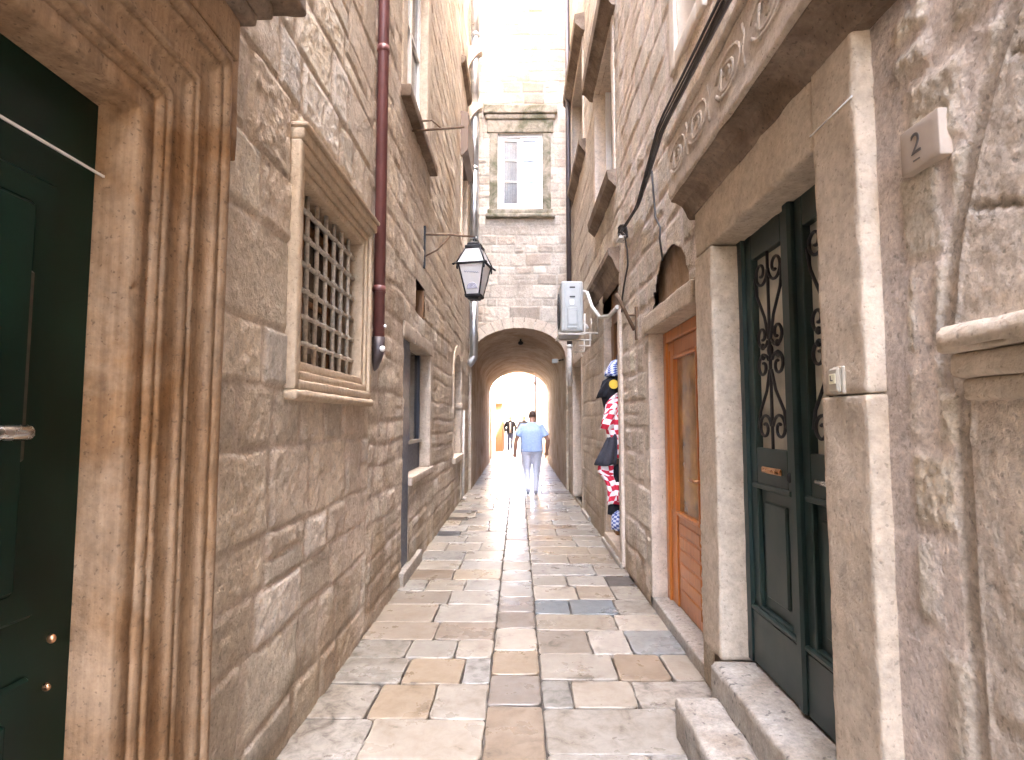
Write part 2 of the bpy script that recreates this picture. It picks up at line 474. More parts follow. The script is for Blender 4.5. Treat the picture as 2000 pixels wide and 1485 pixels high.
def masonry(name, mp, us, vs, openings, seed, st, mat, parent, flip, shell=None, zone=None):
    U, V = np.meshgrid(us, vs, indexing='ij')
    d, sid = ashlar(U, V, seed, st['ch'], st['sw'], st.get('split', .25), st.get('wob', .018))
    r1 = hash2(sid, sid * 0 + 1, seed); r2 = hash2(sid, sid * 0 + 2, seed); r3 = hash2(sid, sid * 0 + 3, seed)
    jw = st['jw'] * (0.5 + 0.9 * r3)
    face = sstep(jw * .35, jw * 1.6, d)
    ro = st['rough'] * (0.4 + 1.2 * r2)
    h = face * (st['depth'] * (0.5 + r1)) + face * ro * fbm(U * st.get('fq', 14), V * st.get('fq', 14), seed + 3, 4, .6) + 0.35 * st['rough'] * fbm(U * 6, V * 6, seed + 4, 3)
    pal = np.array(st['pal'])
    idx = (r1 * len(pal)).astype(int).clip(0, len(pal) - 1)
    tn = st.get('tone', .3); col = pal[idx] * (1 - tn / 2 + tn * r2)[..., None]
    smear = sstep(st.get('smear', .2), st.get('smear', .2) + .35, fbm(U * 1.1, V * 1.3, seed + 9, 4))   # lime wash dragged over the stones
    mort = np.array(st['mortar'])
    f2 = (face * (1 - .75 * smear))[..., None]
    h = h * (1 - 0.45 * smear)
    col = col * f2 + mort * (1 - f2)
    col = col * (1 + 0.16 * fbm(U * 3.1, V * 3.7, seed + 11, 4))[..., None]
    pk = sstep(.25, .6, fbm(U * .9 + 3, V * .8, seed + 15, 4))[..., None]                               # rusty and grey weathering
    col = col * (1 - pk * (1 - np.array(st.get('weather', (0.95, 0.85, 0.76)))))
    dirt = sstep(.1, .55, fbm(U * 2.2, V * 1.1 + 7, seed + 21, 5) + .75 - V * st.get('dirt', 1.0) * .8)[..., None]
    col = col * (1 - dirt * (1 - np.array([0.76, 0.71, 0.64])))
    if zone: h, col = zone(U, V, h, col)
    h = h * sstep(0, .04, U - us[0]) * sstep(0, .04, us[-1] - U)
    X, Y, Z = mp(U, V, h)
    nu, nv = U.shape
    uc = (us[:-1] + us[1:]) / 2; vc = (vs[:-1] + vs[1:]) / 2
    UC, VC = np.meshgrid(uc, vc, indexing='ij')
    keep = np.ones(UC.shape, bool)
    for o in openings:
        if o[0] == 'r': keep &= ~((UC > o[1]) & (UC < o[2]) & (VC > o[3]) & (VC < o[4]))
        else:
            _, u0, u1, v0, sp_, rise = o
            c = (u0 + u1) / 2; hw = (u1 - u0) / 2
            top = sp_ + rise * np.sqrt(np.clip(1 - ((UC - c) / hw) ** 2, 0, 1))
            keep &= ~((UC > u0) & (UC < u1) & (VC > v0) & (VC < top))
    I = np.arange(nu * nv).reshape(nu, nv)
    F = np.stack([I[:-1, :-1], I[1:, :-1], I[1:, 1:], I[:-1, 1:]], -1)[keep]
    if flip: F = F[:, ::-1]
    co = np.stack([X, Y, Z], -1).reshape(-1, 3)
    cl = np.concatenate([np.clip(col, 0.02, 0.75), np.ones(col.shape[:2] + (1,))], -1).reshape(-1, 4)
    nsh = 0
    if shell:
        sv_, sf = shell
        base = len(co)
        co = np.concatenate([co, np.array(sv_, float)])
        cl = np.concatenate([cl, np.tile(np.array([*mort, 1.0]), (len(sv_), 1))])
        F = np.concatenate([F, np.array(sf) + base]); nsh = len(sf)
    me = bpy.data.meshes.new(name)
    me.vertices.add(len(co)); me.vertices.foreach_set('co', co.astype(np.float32).ravel())
    me.loops.add(F.size); me.loops.foreach_set('vertex_index', F.astype(np.int32).ravel())
    me.polygons.add(len(F)); me.polygons.foreach_set('loop_start', np.arange(0, F.size, 4, dtype=np.int32))
    sm = np.ones(len(F), bool)
    if nsh: sm[-nsh:] = False
    me.polygons.foreach_set('use_smooth', sm)
    me.update(calc_edges=True); me.validate()
    at = me.color_attributes.new('Col', 'FLOAT_COLOR', 'POINT')
    at.data.foreach_set('color', cl.astype(np.float32).ravel())
    return link(me, name, mat, parent)
def shell_box(x0, x1, y0, y1, z0, z1, open_face):
    v = [(x, y, z) for x in (x0, x1) for y in (y0, y1) for z in (z0, z1)]
    f = {'-x': (0, 1, 3, 2), '+x': (4, 6, 7, 5), '-y': (0, 4, 5, 1), '+y': (2, 3, 7, 6), '-z': (0, 2, 6, 4), '+z': (1, 5, 7, 3)}
    return v, [q for k, q in f.items() if k not in open_face]

# ================================================================= GROUND AND PAVING
mb = MB(); mb.quad([(-90, -60, -0.03), (90, -60, -0.03), (90, 140, -0.03), (-90, 140, -0.03)])
tag(mb.build('ground', 'mortar_bed'), kind='structure')

WHITE, CREAM, TAN, BROWN, GREY, BLUE, DARK, MOTT = ((0.319, 0.291, 0.247), (0.300, 0.263, 0.209), (0.261, 0.216, 0.164), (0.217, 0.178, 0.138), (0.249, 0.232, 0.200), (0.166, 0.172, 0.167), (0.090, 0.081, 0.073), (0.268, 0.253, 0.226))
CX0, CX1 = -0.172, 0.128
slabs = []          # x0,x1,y0,y1,colour,mottled
rng = random.Random(11)
def row(y0, y1, xs, cols):
    for k, c in enumerate(cols): slabs.append((xs[k], xs[k + 1], y0, y1, c))
# left rows as they lie in the photo (near to far)
row(2.28, 2.66, [-1.2, -.93, -.60, -.33, CX0], [MOTT, GREY, CREAM, WHITE])
row(2.66, 3.02, [-1.2, -.745, CX0], [MOTT, WHITE])
row(3.02, 3.41, [-1.2, -.80, -.47, CX0], [MOTT, TAN, WHITE])
row(3.41, 3.77, [-1.2, -.70, -.34, CX0], [GREY, TAN, MOTT])
row(3.77, 4.07, [-1.2, -.745, -.42, CX0], [GREY, CREAM, WHITE])
row(4.07, 4.42, [-1.2, -.60, CX0], [TAN, BROWN])
row(4.42, 4.83, [-1.2, -.66, CX0], [TAN, WHITE])
row(4.83, 5.20, [-1.2, -.60, CX0], [TAN, WHITE])
row(5.20, 5.56, [-1.2, -.86, -.5, CX0], [GREY, CREAM, WHITE])
row(2.2, 2.72, [CX1, .60, 1.2], [WHITE, MOTT])
row(2.72, 3.14, [CX1, .83, 1.2], [WHITE, MOTT])
row(3.14, 3.46, [CX1, .30, .655, 1.2], [GREY, WHITE, MOTT])
row(3.46, 3.84, [CX1, .60, .92, 1.2], [WHITE, BROWN, CREAM])
row(3.84, 4.26, [CX1, .49, .76, 1.2], [TAN, WHITE, GREY])
row(4.26, 4.60, [CX1, .74, 1.2], [CREAM, WHITE])
row(4.60, 4.96, [CX1, .42, .80, 1.2], [BLUE, BLUE, GREY])
row(4.96, 5.36, [CX1, .52, .84, 1.2], [WHITE, TAN, GREY])
row(5.36, 5.72, [CX1, .46, .84, 1.2], [CREAM, WHITE, DARK])
for (a, b_, c) in ((2.0, 3.17, BROWN), (3.17, 3.53, BROWN), (3.53, 3.89, TAN), (3.89, 4.30, WHITE), (4.30, 4.66, BROWN), (4.66, 5.05, BROWN), (5.05, 5.5, WHITE), (5.5, 5.9, WHITE)):
    slabs.append((CX0, CX1, a, b_, c))
pal = [WHITE, WHITE, CREAM, CREAM, TAN, GREY, MOTT, BROWN]
def fill(x0, x1, y0, y1, wide):
    y = y0
    while y < y1:
        d_ = rng.uniform(.30, .46); x = x0
        while x < x1 - .05:
            w = (x1 - x0) if not wide else rng.uniform(.3, .75)
            if x1 - (x + w) < .24: w = x1 - x
            c = rng.choice(pal)
            if rng.random() < .035 and wide: c = DARK
            slabs.append((x, x + w, y, min(y + d_, y1), c)); x += w
        y += d_
fill(-1.2, CX0, 5.56, 62, True); fill(CX1, 1.2, 5.72, 62, True); fill(CX0, CX1, 5.9, 62, False)
fill(-1.2, CX0, -6, 2.28, True); fill(CX1, 1.2, -6, 2.2, True); fill(CX0, CX1, -6, 2.0, False)
def pavement():
    V, F, Cc = [], [], []
    for (x0, x1, y0, y1, c) in slabs:
        far = y0 > 14
        gp = rng.uniform(.002, .005); a0, a1, b0, b1 = x0 + gp, x1 - gp, y0 + gp, y1 - gp
        sd = rng.randrange(9999)
        pts = []
        n = 2 if far else 7
        crn = [(a0, b0, -1, -1), (a1, b0, 1, -1), (a1, b1, 1, 1), (a0, b1, -1, 1)]
        for k in range(4):
            (xa, ya, sx, sy) = crn[k]; (xb, yb, tx, ty) = crn[(k + 1) % 4]
            r = rng.uniform(.012, .035)
            if rng.random() < .12: r *= 1.9                     # a broken corner
            ca, cb = np.array([xa - sx * r, ya - sy * r]), None
            st_ang = [math.pi, 1.5 * math.pi, 0, .5 * math.pi][k]
            for q in range(3):
                t = st_ang + q * math.pi / 4
                pts.append((ca[0] + r * math.cos(t), ca[1] + r * math.sin(t)))
            for q in range(1, n):
                t = q / n
                pts.append((xa + (xb - xa) * t, ya + (yb - ya) * t))
        pts = np.array(pts)
        w = np.stack([fbm(pts[:, 0] * 11, pts[:, 1] * 11, sd % 91, 3), fbm(pts[:, 0] * 11 + 40, pts[:, 1] * 11, sd % 91 + 3, 3)], -1)
        if not far: pts = pts + w * .009
        cen = pts.mean(0)
        tx, ty = rng.uniform(-.004, .004), rng.uniform(-.004, .004); zo = rng.uniform(-.003, .003)
        def lift(p, z): return [(q[0], q[1], z + zo + tx * (q[0] - cen[0]) * 2 + ty * (q[1] - cen[1]) * 2) for q in p]
        e = pts - cen; ln = np.linalg.norm(e, axis=1, keepdims=True)
        rings = [lift(pts, -.03), lift(pts - e / ln * .001, -.006), lift(pts - e / ln * .006, -.0012), lift(pts - e / ln * .014, 0)]
        m_ = len(pts); base = len(V)
        for r_ in rings: V.extend(r_)
        for q in range(3):
            for k in range(m_):
                F.append((base + q * m_ + k, base + q * m_ + (k + 1) % m_, base + (q + 1) * m_ + (k + 1) % m_, base + (q + 1) * m_ + k))
        F.append(tuple(base + 3 * m_ + k for k in range(m_)))
        jt = rng.uniform(.88, 1.1)
        hue = rng.uniform(-.015, .015)
        cc = [np.clip(c[0] * jt + hue, .02, .75), c[1] * jt, np.clip(c[2] * jt - hue, .02, .75), 1]
        mo = 1.0 if c is MOTT or c is GREY else rng.choice([0, 0, .3])
        cc[3] = mo
        Cc.extend([cc] * (4 * m_))
    me = bpy.data.meshes.new('pavement')
    me.from_pydata(V, [], F); me.update()
    at = me.color_attributes.new('Col', 'FLOAT_COLOR', 'POINT')
    at.data.foreach_set('color', np.array(Cc, np.float32).ravel())
    return link(me, 'pavement', 'slab')
tag(pavement(), kind='structure')

# ================================================================= HOUSES ALONG THE ALLEY
PAL_L = [(.57, .49, .385), (.61, .53, .42), (.52, .445, .35), (.64, .57, .46), (.58, .50, .40), (.62, .565, .485), (.50, .42, .33)]
PAL_R = [(.60, .53, .425), (.64, .56, .45), (.56, .49, .39), (.66, .59, .48), (.61, .545, .45)]
PAL_E = [(.52, .46, .385), (.56, .495, .415), (.48, .425, .355), (.52, .44, .36), (.58, .53, .45), (.42, .36, .295)]
ST_L = dict(ch=(.22, .42), sw=(.19, .48), split=.05, jw=.017, depth=.010, tone=.42, rough=.006, fq=26, wob=.026, pal=PAL_L, mortar=(0.55, 0.465, 0.375), smear=.25, dirt=2.0, weather=(.95, .89, .82))
ST_L2 = dict(ch=(.17, .32), sw=(.13, .34), split=.05, jw=.020, depth=.009, rough=.009, wob=.04, pal=PAL_L, mortar=(0.52, 0.44, 0.36), smear=.05, dirt=1.5, weather=(.95, .89, .82))
ST_R = dict(ch=(.20, .40), sw=(.17, .40), split=.1, jw=.028, depth=.009, rough=.006, fq=52, tone=.3, wob=.03, pal=PAL_R, mortar=(0.66, 0.57, 0.49), smear=.8, dirt=2.2, weather=(.92, .86, .80))
ST_R2 = dict(ch=(.20, .36), sw=(.16, .4), split=.06, jw=.016, depth=.010, rough=.008, wob=.03, pal=PAL_R, mortar=(0.56, 0.475, 0.39), smear=.2, dirt=1.5, weather=(.95, .89, .82))
ST_E = dict(ch=(.18, .36), sw=(.2, .46), jw=.014, depth=.014, rough=.010, wob=.03, pal=PAL_E, mortar=(.54, .485, .41), smear=.3, dirt=.3, split=.1)
def spacing(d): return max(.0065, .0017 * d * d) if d > .9 else .07
def mpL(u, v, h): return LX + h, u, v
def mpR(u, v, h): return RX - h, u, v

# ---- left, near
lb1 = thing('stone_house', 'beige stone house on the left with a carved door frame and an iron grille window', 'house', (-2.4, 1.2, 0))
op = [('r', -.8, 1.53, -.1, 2.43), ('r', 2.76, 3.87, 1.80, 2.77)]
masonry('wall', mpL, lines(-8, 4.15, spacing, (1.53, 2.76, 3.87)), lines(0, 11, lambda z: .0125 if z < 5 else .12, (2.43, 1.80, 2.77)), op, 3, ST_L, 'masonry', lb1, False,
        shell_box(-4, LX, -8, 4.149, -.03, 11, ('+x',)))  # unseen stretch behind the camera added to cut light on the near walls
# carved door frame, swept round the opening
prof = [(0, -.13), (0, -.06), (0, .028), (.004, .034), (.055, .036), (.062, .028), (.07, .04), (.082, .052), (.094, .044), (.100, .054), (.112, .060), (.122, .050), (.13, .046), (.185, .048), (.192, .056), (.204, .066), (.214, .056), (.220, .066), (.232, .072), (.242, .060), (.25, .058), (.315, .060), (.322, .070), (.336, .082), (.348, .070), (.356, .084), (.374, .094), (.392, .088), (.402, .074), (.412, .078), (.425, .072), (.43, .05), (.43, -.02)]
def sweep():
    bm = bmesh.new(); rows = []
    for k in range(161): rows.append(('v', k / 160))
    for k in range(41): rows.append(('h', k / 40))
    grid = []
    for (w, t) in rows:
        r_ = []
        for (o, p) in prof:
            if w == 'v': y, z = 1.53 + o, (2.43 + o) * t
            else: y, z = 1.53 + o - (2.3 + o) * t, 2.43 + o
            nz = float(fbm(np.array(y * 2.5), np.array(z * 2.5 + o * 2), 5, 3)) * .0025
            ch = max(0, float(fbm(np.array(z * 16 + y * 16), np.array(o * 40), 8, 4)) - .38) * .018
            r_.append(bm.verts.new((LX + p + nz - ch, y + nz * .4, z)))
        grid.append(r_)
    for a in range(len(grid) - 1):
        for b_ in range(len(prof) - 1):
            if a == 160: continue
            f = bm.faces.new([grid[a][b_], grid[a][b_ + 1], grid[a + 1][b_ + 1], grid[a + 1][b_]]); f.smooth = True
    bmesh.ops.remove_doubles(bm, verts=bm.verts, dist=1e-5)
    bmesh.ops.recalc_face_normals(bm, faces=bm.faces)
    me = bpy.data.meshes.new('door_surround'); bm.to_mesh(me); bm.free()
    me.materials.append(M['stained'])
    return me
fr = link(sweep(), 'door_surround', 'stained', lb1)
mb = MB()
wstone(mb, -1, 1.97, 2.03, 2.50, 3.02, -.02, .055, r=.008, res=.03, seed=4)
wstone(mb, -1, -.9, 1.99, 2.862, 3.02, -.03, .075, r=.01, res=.05, seed=5)
mb.build('frieze', 'stained', fr)
mb = MB()
for k, (z0, z1, p, ye) in enumerate(((3.021, 3.07, .12, 2.03), (3.071, 3.13, .17, 2.06), (3.131, 3.24, .27, 2.12))):
    wstone(mb, -1, -.9, ye, z0, z1, -.03, p, r=.014, res=.05, amp=.006, seed=20 + k, chip=.012)
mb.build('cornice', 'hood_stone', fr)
door = MB()
wbox(door, -1, -.8, 1.545, .05, 2.5, -.20, -.085)
for (z0, z1) in ((.22, .92), (1.06, 2.14)):
    for (y0, y1) in ((.25, .78), (.94, 1.40)):
        wbox(door, -1, y0, y1, z0, z1, -.09, -.073, .008); wbox(door, -1, y0 + .07, y1 - .07, z0 + .07, z1 - .07, -.08, -.06, .012)
dr = door.build('door', 'paint_deep_green', lb1)
mb = MB(); wbox(mb, -1, 1.255, 1.335, 1.44, 1.90, -.075, -.062, .006)
pl = mb.build('door_plate', 'plate_brown', dr)
mb = MB(); mb.tube([(px(-1, -.07), 1.29, 1.51), (px(-1, -.02), 1.29, 1.51), (px(-1, -.012), 1.278, 1.51), (px(-1, -.012), 1.18, 1.512), (px(-1, -.014), 1.165, 1.512)], [.014, .014, .018, .016, .013])
mb.build('door_handle', 'chrome', dr)
mb = MB(); wbox(mb, -1, -.8, 1.53, 2.220, 2.226, -.062, -.056); mb.build('highlight_strip', 'paint_white', dr)  # line of light along the door panel, put in as a white strip
for (y, z, s) in ((1.46, .985, .012), (1.452, .87, .010)):
    mb = MB(); mb.ellipsoid((px(-1, -.078), y, z), (.012, s * .6, s)); mb.build('keyhole_cover', 'brass', dr)
mb = MB(); wstone(mb, -1, -.85, 1.6, -.02, .055, -.2, .06, r=.012, res=.06, seed=9); mb.build('threshold', 'dressed_grey', lb1)

# grille window
mb = MB()
def frame_ring(mb, side, y0, y1, z0, z1, w, p0, p1, **k):
    wstone(mb, side, y0, y1, z0 - w, z0, p0, p1, **k); wstone(mb, side, y0, y1, z1, z1 + w, p0, p1, **k)
    wstone(mb, side, y0 - w, y0, z0 - w, z1 + w, p0, p1, **k); wstone(mb, side, y1, y1 + w, z0 - w, z1 + w, p0, p1, **k)
frame_ring(mb, -1, 2.78, 3.86, 1.83, 2.76, .05, -.16, .022, r=.007, res=.035, amp=.003, seed=31)
frame_ring(mb, -1, 2.73, 3.91, 1.78, 2.81, .045, -.05, .038, r=.007, res=.035, amp=.003, seed=32)
frame_ring(mb, -1, 2.685, 3.955, 1.735, 2.855, .05, -.04, .056, r=.011, res=.035, amp=.004, seed=33)
win = mb.build('window', 'window_stone', lb1)
mb = MB()
wstone(mb, -1, 2.635, 4.05, 2.906, 2.965, -.03, .07, r=.01, res=.04, seed=35); wstone(mb, -1, 2.63, 4.06, 2.966, 2.99, -.03, .088, r=.01, res=.04, seed=36)
mb.build('window_hood', 'window_stone', win)
mb = MB(); wstone(mb, -1, 2.63, 4.05, 1.635, 1.684, -.03, .068, r=.02, res=.035, amp=.004, seed=37)
mb.build('window_sill', 'window_stone', win)
mb = MB()
gx = px(-1, -.045)
for k in range(7): 
    y = 2.855 + .148 * k
    mb.tube([(gx + .004 * math.sin(k * 2.1), y, 1.80), (gx, y + .003 * math.sin(k), 2.3), (gx - .003, y, 2.79)], .0135, 8)
for k in range(6):
    z = 1.945 + .143 * k
    mb.tube([(gx + .002, 2.77, z), (gx + .003, 3.3, z + .004 * math.sin(k * 1.7)), (gx + .002, 3.875, z)], .0135, 8)
    for q in range(7): mb.ellipsoid((gx + .004, 2.855 + .148 * q, z), (.021, .02, .019), 8)
mb.build('iron_grille', 'iron_pale', win)
mb = MB(); wbox(mb, -1, 2.74, 3.9, 1.79, 2.8, -.24, -.225); mb.build('glass_pane', 'glass_dusty', win)
mb = MB()
for (y0, y1) in ((2.79, 2.83), (3.30, 3.36), (3.82, 3.855)): wbox(mb, -1, y0, y1, 1.8, 2.79, -.224, -.20)
for (z0, z1) in ((1.83, 1.88), (2.25, 2.28), (2.7, 2.755)): wbox(mb, -1, 2.79, 3.855, z0, z1, -.224, -.203)
mb.build('sash', 'wood_brown', win)

# ---- left, far
lb2 = thing('stone_house', 'rough stone house on the left behind the red-brown drainpipe, with a knee-high shop counter', 'house', (-2.4, 8.3, 0))
op = [('r', 5.38, 5.74, .12, 2.34), ('r', 5.74, 7.0, .96, 2.34), ('r', 5.98, 6.5, 2.70, 3.06), ('a', 9.6, 10.75, .90, 2.3, .42), ('r', 5.3, 6.5, 4.70, 6.9), ('r', 10.7, 11.6, 4.95, 6.6)]
masonry('wall', mpL, lines(4.15, 12.49, spacing, (5.38, 5.74, 7.0, 5.98, 6.5, 9.6, 10.75, 5.3, 10.7, 11.6)), lines(0, 14.6, lambda z: .019 if z < 11.3 else .2, (.12, .96, 2.34, 2.7, 3.06, .9, 4.7, 6.9, 4.95, 6.6)), op, 7, ST_L2, 'masonry_rough', lb2, False,
        shell_box(-4, LX, 4.151, 12.49, -.03, 14.6, ('+x',)))  # unseen top made taller to dim the upper end wall
mb = MB()
wstone(mb, -1, 7.0, 7.16, .96, 2.34, -.3, .012, r=.012, res=.06, seed=41); wstone(mb, -1, 5.36, 7.16, 2.341, 2.50, -.3, .014, r=.012, res=.06, seed=42)
wstone(mb, -1, 5.74, 7.18, .87, .96, -.3, .03, r=.012, res=.06, seed=43); wstone(mb, -1, 5.74, 5.80, .1, .869, -.3, -.004, r=.01, res=.06, seed=44)
sh = mb.build('shop_opening', 'dressed_grey', lb2)
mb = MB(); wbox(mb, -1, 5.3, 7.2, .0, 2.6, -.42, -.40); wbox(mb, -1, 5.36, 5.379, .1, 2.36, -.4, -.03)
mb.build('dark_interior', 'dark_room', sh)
mb = MB()
wbox(mb, -1, 5.70, 5.76, .962, 2.335, -.17, -.12); wbox(mb, -1, 6.3, 6.36, .962, 2.335, -.17, -.12); wbox(mb, -1, 6.94, 6.998, .962, 2.335, -.17, -.12)
wbox(mb, -1, 5.70, 6.998, .962, 1.26, -.165, -.125); wbox(mb, -1, 5.385, 5.735, .13, 2.33, -.22, -.008)
mb.build('sash', 'paint_navy', sh)
mb = MB(); wbox(mb, -1, 5.6, 6.998, 1.27, 1.305, -.15, -.09); mb.build('cross_rail', 'iron_pale', sh)
mb = MB(); wbox(mb, -1, 5.7, 6.99, 1.3, 2.33, -.158, -.15); mb.build('glass_pane', 'glass_dark', sh)
mb = MB(); wbox(mb, -1, 5.9, 6.6, 2.62, 3.12, -.2, -.18)
vt = mb.build('vent_opening', 'dark_room', lb2)
mb = MB(); wbox(mb, -1, 6.46, 6.52, 2.71, 3.05, -.18, .004, .008); mb.build('wooden_jamb', 'wood_brown', vt)
# arched opening
mb = MB()
for k in range(9):
    t0, t1 = math.pi * k / 9, math.pi * (k + 1) / 9
    q = [(10.175 + (.575 + d) * math.cos(t), 2.3 + (.42 + d) * math.sin(t)) for d, t in ((0, t0), (0, t1), (.16, t1), (.16, t0))]
    mb.prism(q, 'x', px(-1, -.25), px(-1, .016 + .003 * (k % 2)))
wstone(mb, -1, 9.46, 9.6, .8, 2.3, -.25, .015, r=.012, res=.08, seed=46); wstone(mb, -1, 10.75, 10.91, .02, 2.3, -.25, .018, r=.012, res=.08, seed=47)
wstone(mb, -1, 9.5, 10.86, .80, .9, -.25, .05, r=.012, res=.08, seed=48); wstone(mb, -1, 10.72, 10.95, 1.75, 1.85, -.2, .04, r=.012, res=.06, seed=49)
aw = mb.build('arched_window', 'dressed_light', lb2)
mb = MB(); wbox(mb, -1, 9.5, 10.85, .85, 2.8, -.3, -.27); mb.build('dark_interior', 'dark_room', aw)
mb = MB(); wbox(mb, -1, 9.6, 10.75, 1.22, 1.26, -.2, -.14); wbox(mb, -1, 10.15, 10.2, .9, 2.7, -.2, -.16); mb.build('sash', 'wood_brown', aw)
# upper window
mb = MB()
wstone(mb, -1, 6.5, 6.72, 4.70, 6.9, -.25, .02, r=.012, res=.08, seed=51); wstone(mb, -1, 5.1, 5.3, 4.70, 6.9, -.25, .02, r=.012, res=.08, seed=52)
wstone(mb, -1, 5.1, 6.72, 6.9, 7.1, -.25, .03, r=.012, res=.08, seed=53)
uw = mb.build('upper_window', 'dressed', lb2)
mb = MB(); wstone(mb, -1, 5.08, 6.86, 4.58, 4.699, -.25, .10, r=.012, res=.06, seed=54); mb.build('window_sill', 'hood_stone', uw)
mb = MB()
for (y0, y1, z0, z1) in ((5.31, 5.38, 4.71, 6.89), (5.87, 5.96, 4.71, 6.89), (6.42, 6.49, 4.71, 6.89), (5.38, 5.87, 4.71, 4.79), (5.38, 5.87, 6.8, 6.89), (5.96, 6.42, 4.71, 4.79), (5.96, 6.42, 6.8, 6.89), (5.38, 5.87, 5.78, 5.82), (5.96, 6.42, 5.78, 5.82)):
    wbox(mb, -1, y0, y1, z0, z1, -.13, -.07, .006)
mb.build('sash', 'paint_white', uw)
mb = MB(); wbox(mb, -1, 5.35, 6.45, 4.75, 6.85, -.115, -.10); mb.build('glass_pane', 'glass_dark', uw)
# far upper window with hood
mb = MB()
wstone(mb, -1, 10.5, 10.7, 4.9, 6.6, -.2, .03, r=.012, res=.08, seed=55); fw = mb.build('upper_window', 'dressed_light', lb2); mb = MB(); wstone(mb, -1, 11.6, 11.8, 4.9, 6.6, -.2, .03, r=.012, res=.08, seed=56); mb.build('window_jamb', 'dressed_light', fw)
mb = MB()
mb.prism([(px(-1, -.1), 6.60), (px(-1, .03), 6.60), (px(-1, .14), 6.72), (px(-1, .15), 7.45), (px(-1, -.1), 7.5)], 'y', 10.45, 11.85)
mb.build('window_hood', 'wood_shutter', fw)
mb = MB(); wbox(mb, -1, 10.6, 11.7, 4.9, 6.65, -.22, -.2); mb.build('glass_pane', 'glass_dark', fw)
mb = MB(); mb.prism([(px(-1, -.05), 8.35), (px(-1, .08), 8.45), (px(-1, .1), 8.55), (px(-1, -.05), 8.6)], 'y', 10.4, 11.9); mb.build('window_hood', 'hood_stone', lb2)
for zc in (9.72, 8.42):
    mb = MB()
    mb.prism([(-1.13, zc - .35), (-1.02, zc - .16), (-.90, zc - .02), (-.82, zc + .02), (-.80, zc + .14), (-1.13, zc + .16)], 'y', 12.02, 12.20)
    mb.tube([(-.93 + .12 * math.cos(t), 12.12, zc + .1 + .13 * math.sin(t)) for t in [k * math.pi / 7 - 1.2 for k in range(9)]], .035, 8)
    mb.build('stone_console', 'dressed_light', lb2)

# ---- right, near
rb1 = thing('stone_house', 'rough stone house on the right with the green double door and the orange wooden door', 'house', (2.4, 2.5, 0))
def zoneR(U, V, h, col):
    # dressed stones of the big arch beside the camera, set a little back from the rubble
    R_ = np.sqrt((U + .1) ** 2 + np.maximum(V - 1.6, 0) ** 2)
    edge = 1.53 + .008 * fbm(U * 9, V * 9, 77, 3)
    lim = np.where(V > 1.6, edge - R_, 1.385 + .012 * fbm(V * 6, V * 2, 78, 3) - U)
    ins = sstep(-.004, .008, lim)
    groove = np.exp(-((lim - .008) / .011) ** 2)
    ang = np.arctan2(np.maximum(V - 1.6, 1e-6), U + .1)
    jt = np.minimum(np.abs(((ang / .22 + .12) % 1) - .5) * .22 * 1.3, 1)
    jl = np.where(V > 1.6, 1 - sstep(.002, .009, np.abs(jt)), 0)
    hs = -.004 + .004 * fbm(U * 20, V * 20, 79, 4) + np.where(V < 1.6, .005 * fbm(U * 20, V * 16, 80, 4), 0) - .008 * jl
    h2 = h * (1 - ins) + hs * ins 
    cs = np.array([.60, .52, .43]) * (1 + .14 * fbm(U * 4, V * 4, 81, 4))[..., None]
    cs = cs * (1 - .35 * jl[..., None])
    col2 = col * (1 - ins[..., None]) + cs * ins[..., None]
    band = sstep(-.06, -.035, lim) * (1 - sstep(-.006, .004, lim))      # recess shadow between rubble and arch, painted as a darker band
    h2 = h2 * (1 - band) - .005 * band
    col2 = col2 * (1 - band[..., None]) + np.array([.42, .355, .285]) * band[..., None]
    edge = 1.585 + .03 * fbm(V * 3, V * 1.3, 83, 4)                 # smooth lime plaster beside the door jamb
    pl_ = (sstep(-.01, .012, U - edge) * sstep(0, .01, 1.74 - U))[..., None]
    h2 = h2 * (1 - .8 * pl_[..., 0])
    col2 = col2 * (1 - pl_) + np.array([.60, .52, .455]) * (1 + .12 * fbm(U * 5, V * 5, 84, 4))[..., None] * pl_
    return h2, col2
op = [('r', 1.72, 3.25, -.1, 2.8), ('r', 3.44, 4.76, -.1, 2.42), ('a', 3.58, 4.52, 2.419, 2.42, .37), ('r', 3.25, 3.72, 4.05, 5.4)]
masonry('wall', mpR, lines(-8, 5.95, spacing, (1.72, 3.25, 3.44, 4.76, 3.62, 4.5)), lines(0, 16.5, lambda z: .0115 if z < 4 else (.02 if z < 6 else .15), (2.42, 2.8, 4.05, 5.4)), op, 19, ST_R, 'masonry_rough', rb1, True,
        shell_box(RX, 4, -8, 5.949, -.03, 16.5, ('-x',)), zoneR)  # lengthened behind the camera and raised, both out of view, to block light
mb = MB()
wstone(mb, 1, -.6, 1.375, 1.585, 1.64, -.03, .03, r=.012, res=.035, seed=60); wstone(mb, 1, -.6, 1.385, 1.641, 1.70, -.03, .048, r=.014, res=.035, seed=61)
wstone(mb, 1, -.6, 1.40, 1.701, 1.765, -.03, .072, r=.012, res=.035, amp=.006, seed=62, chip=.02)
mb.build('arch_impost', 'dressed', rb1)
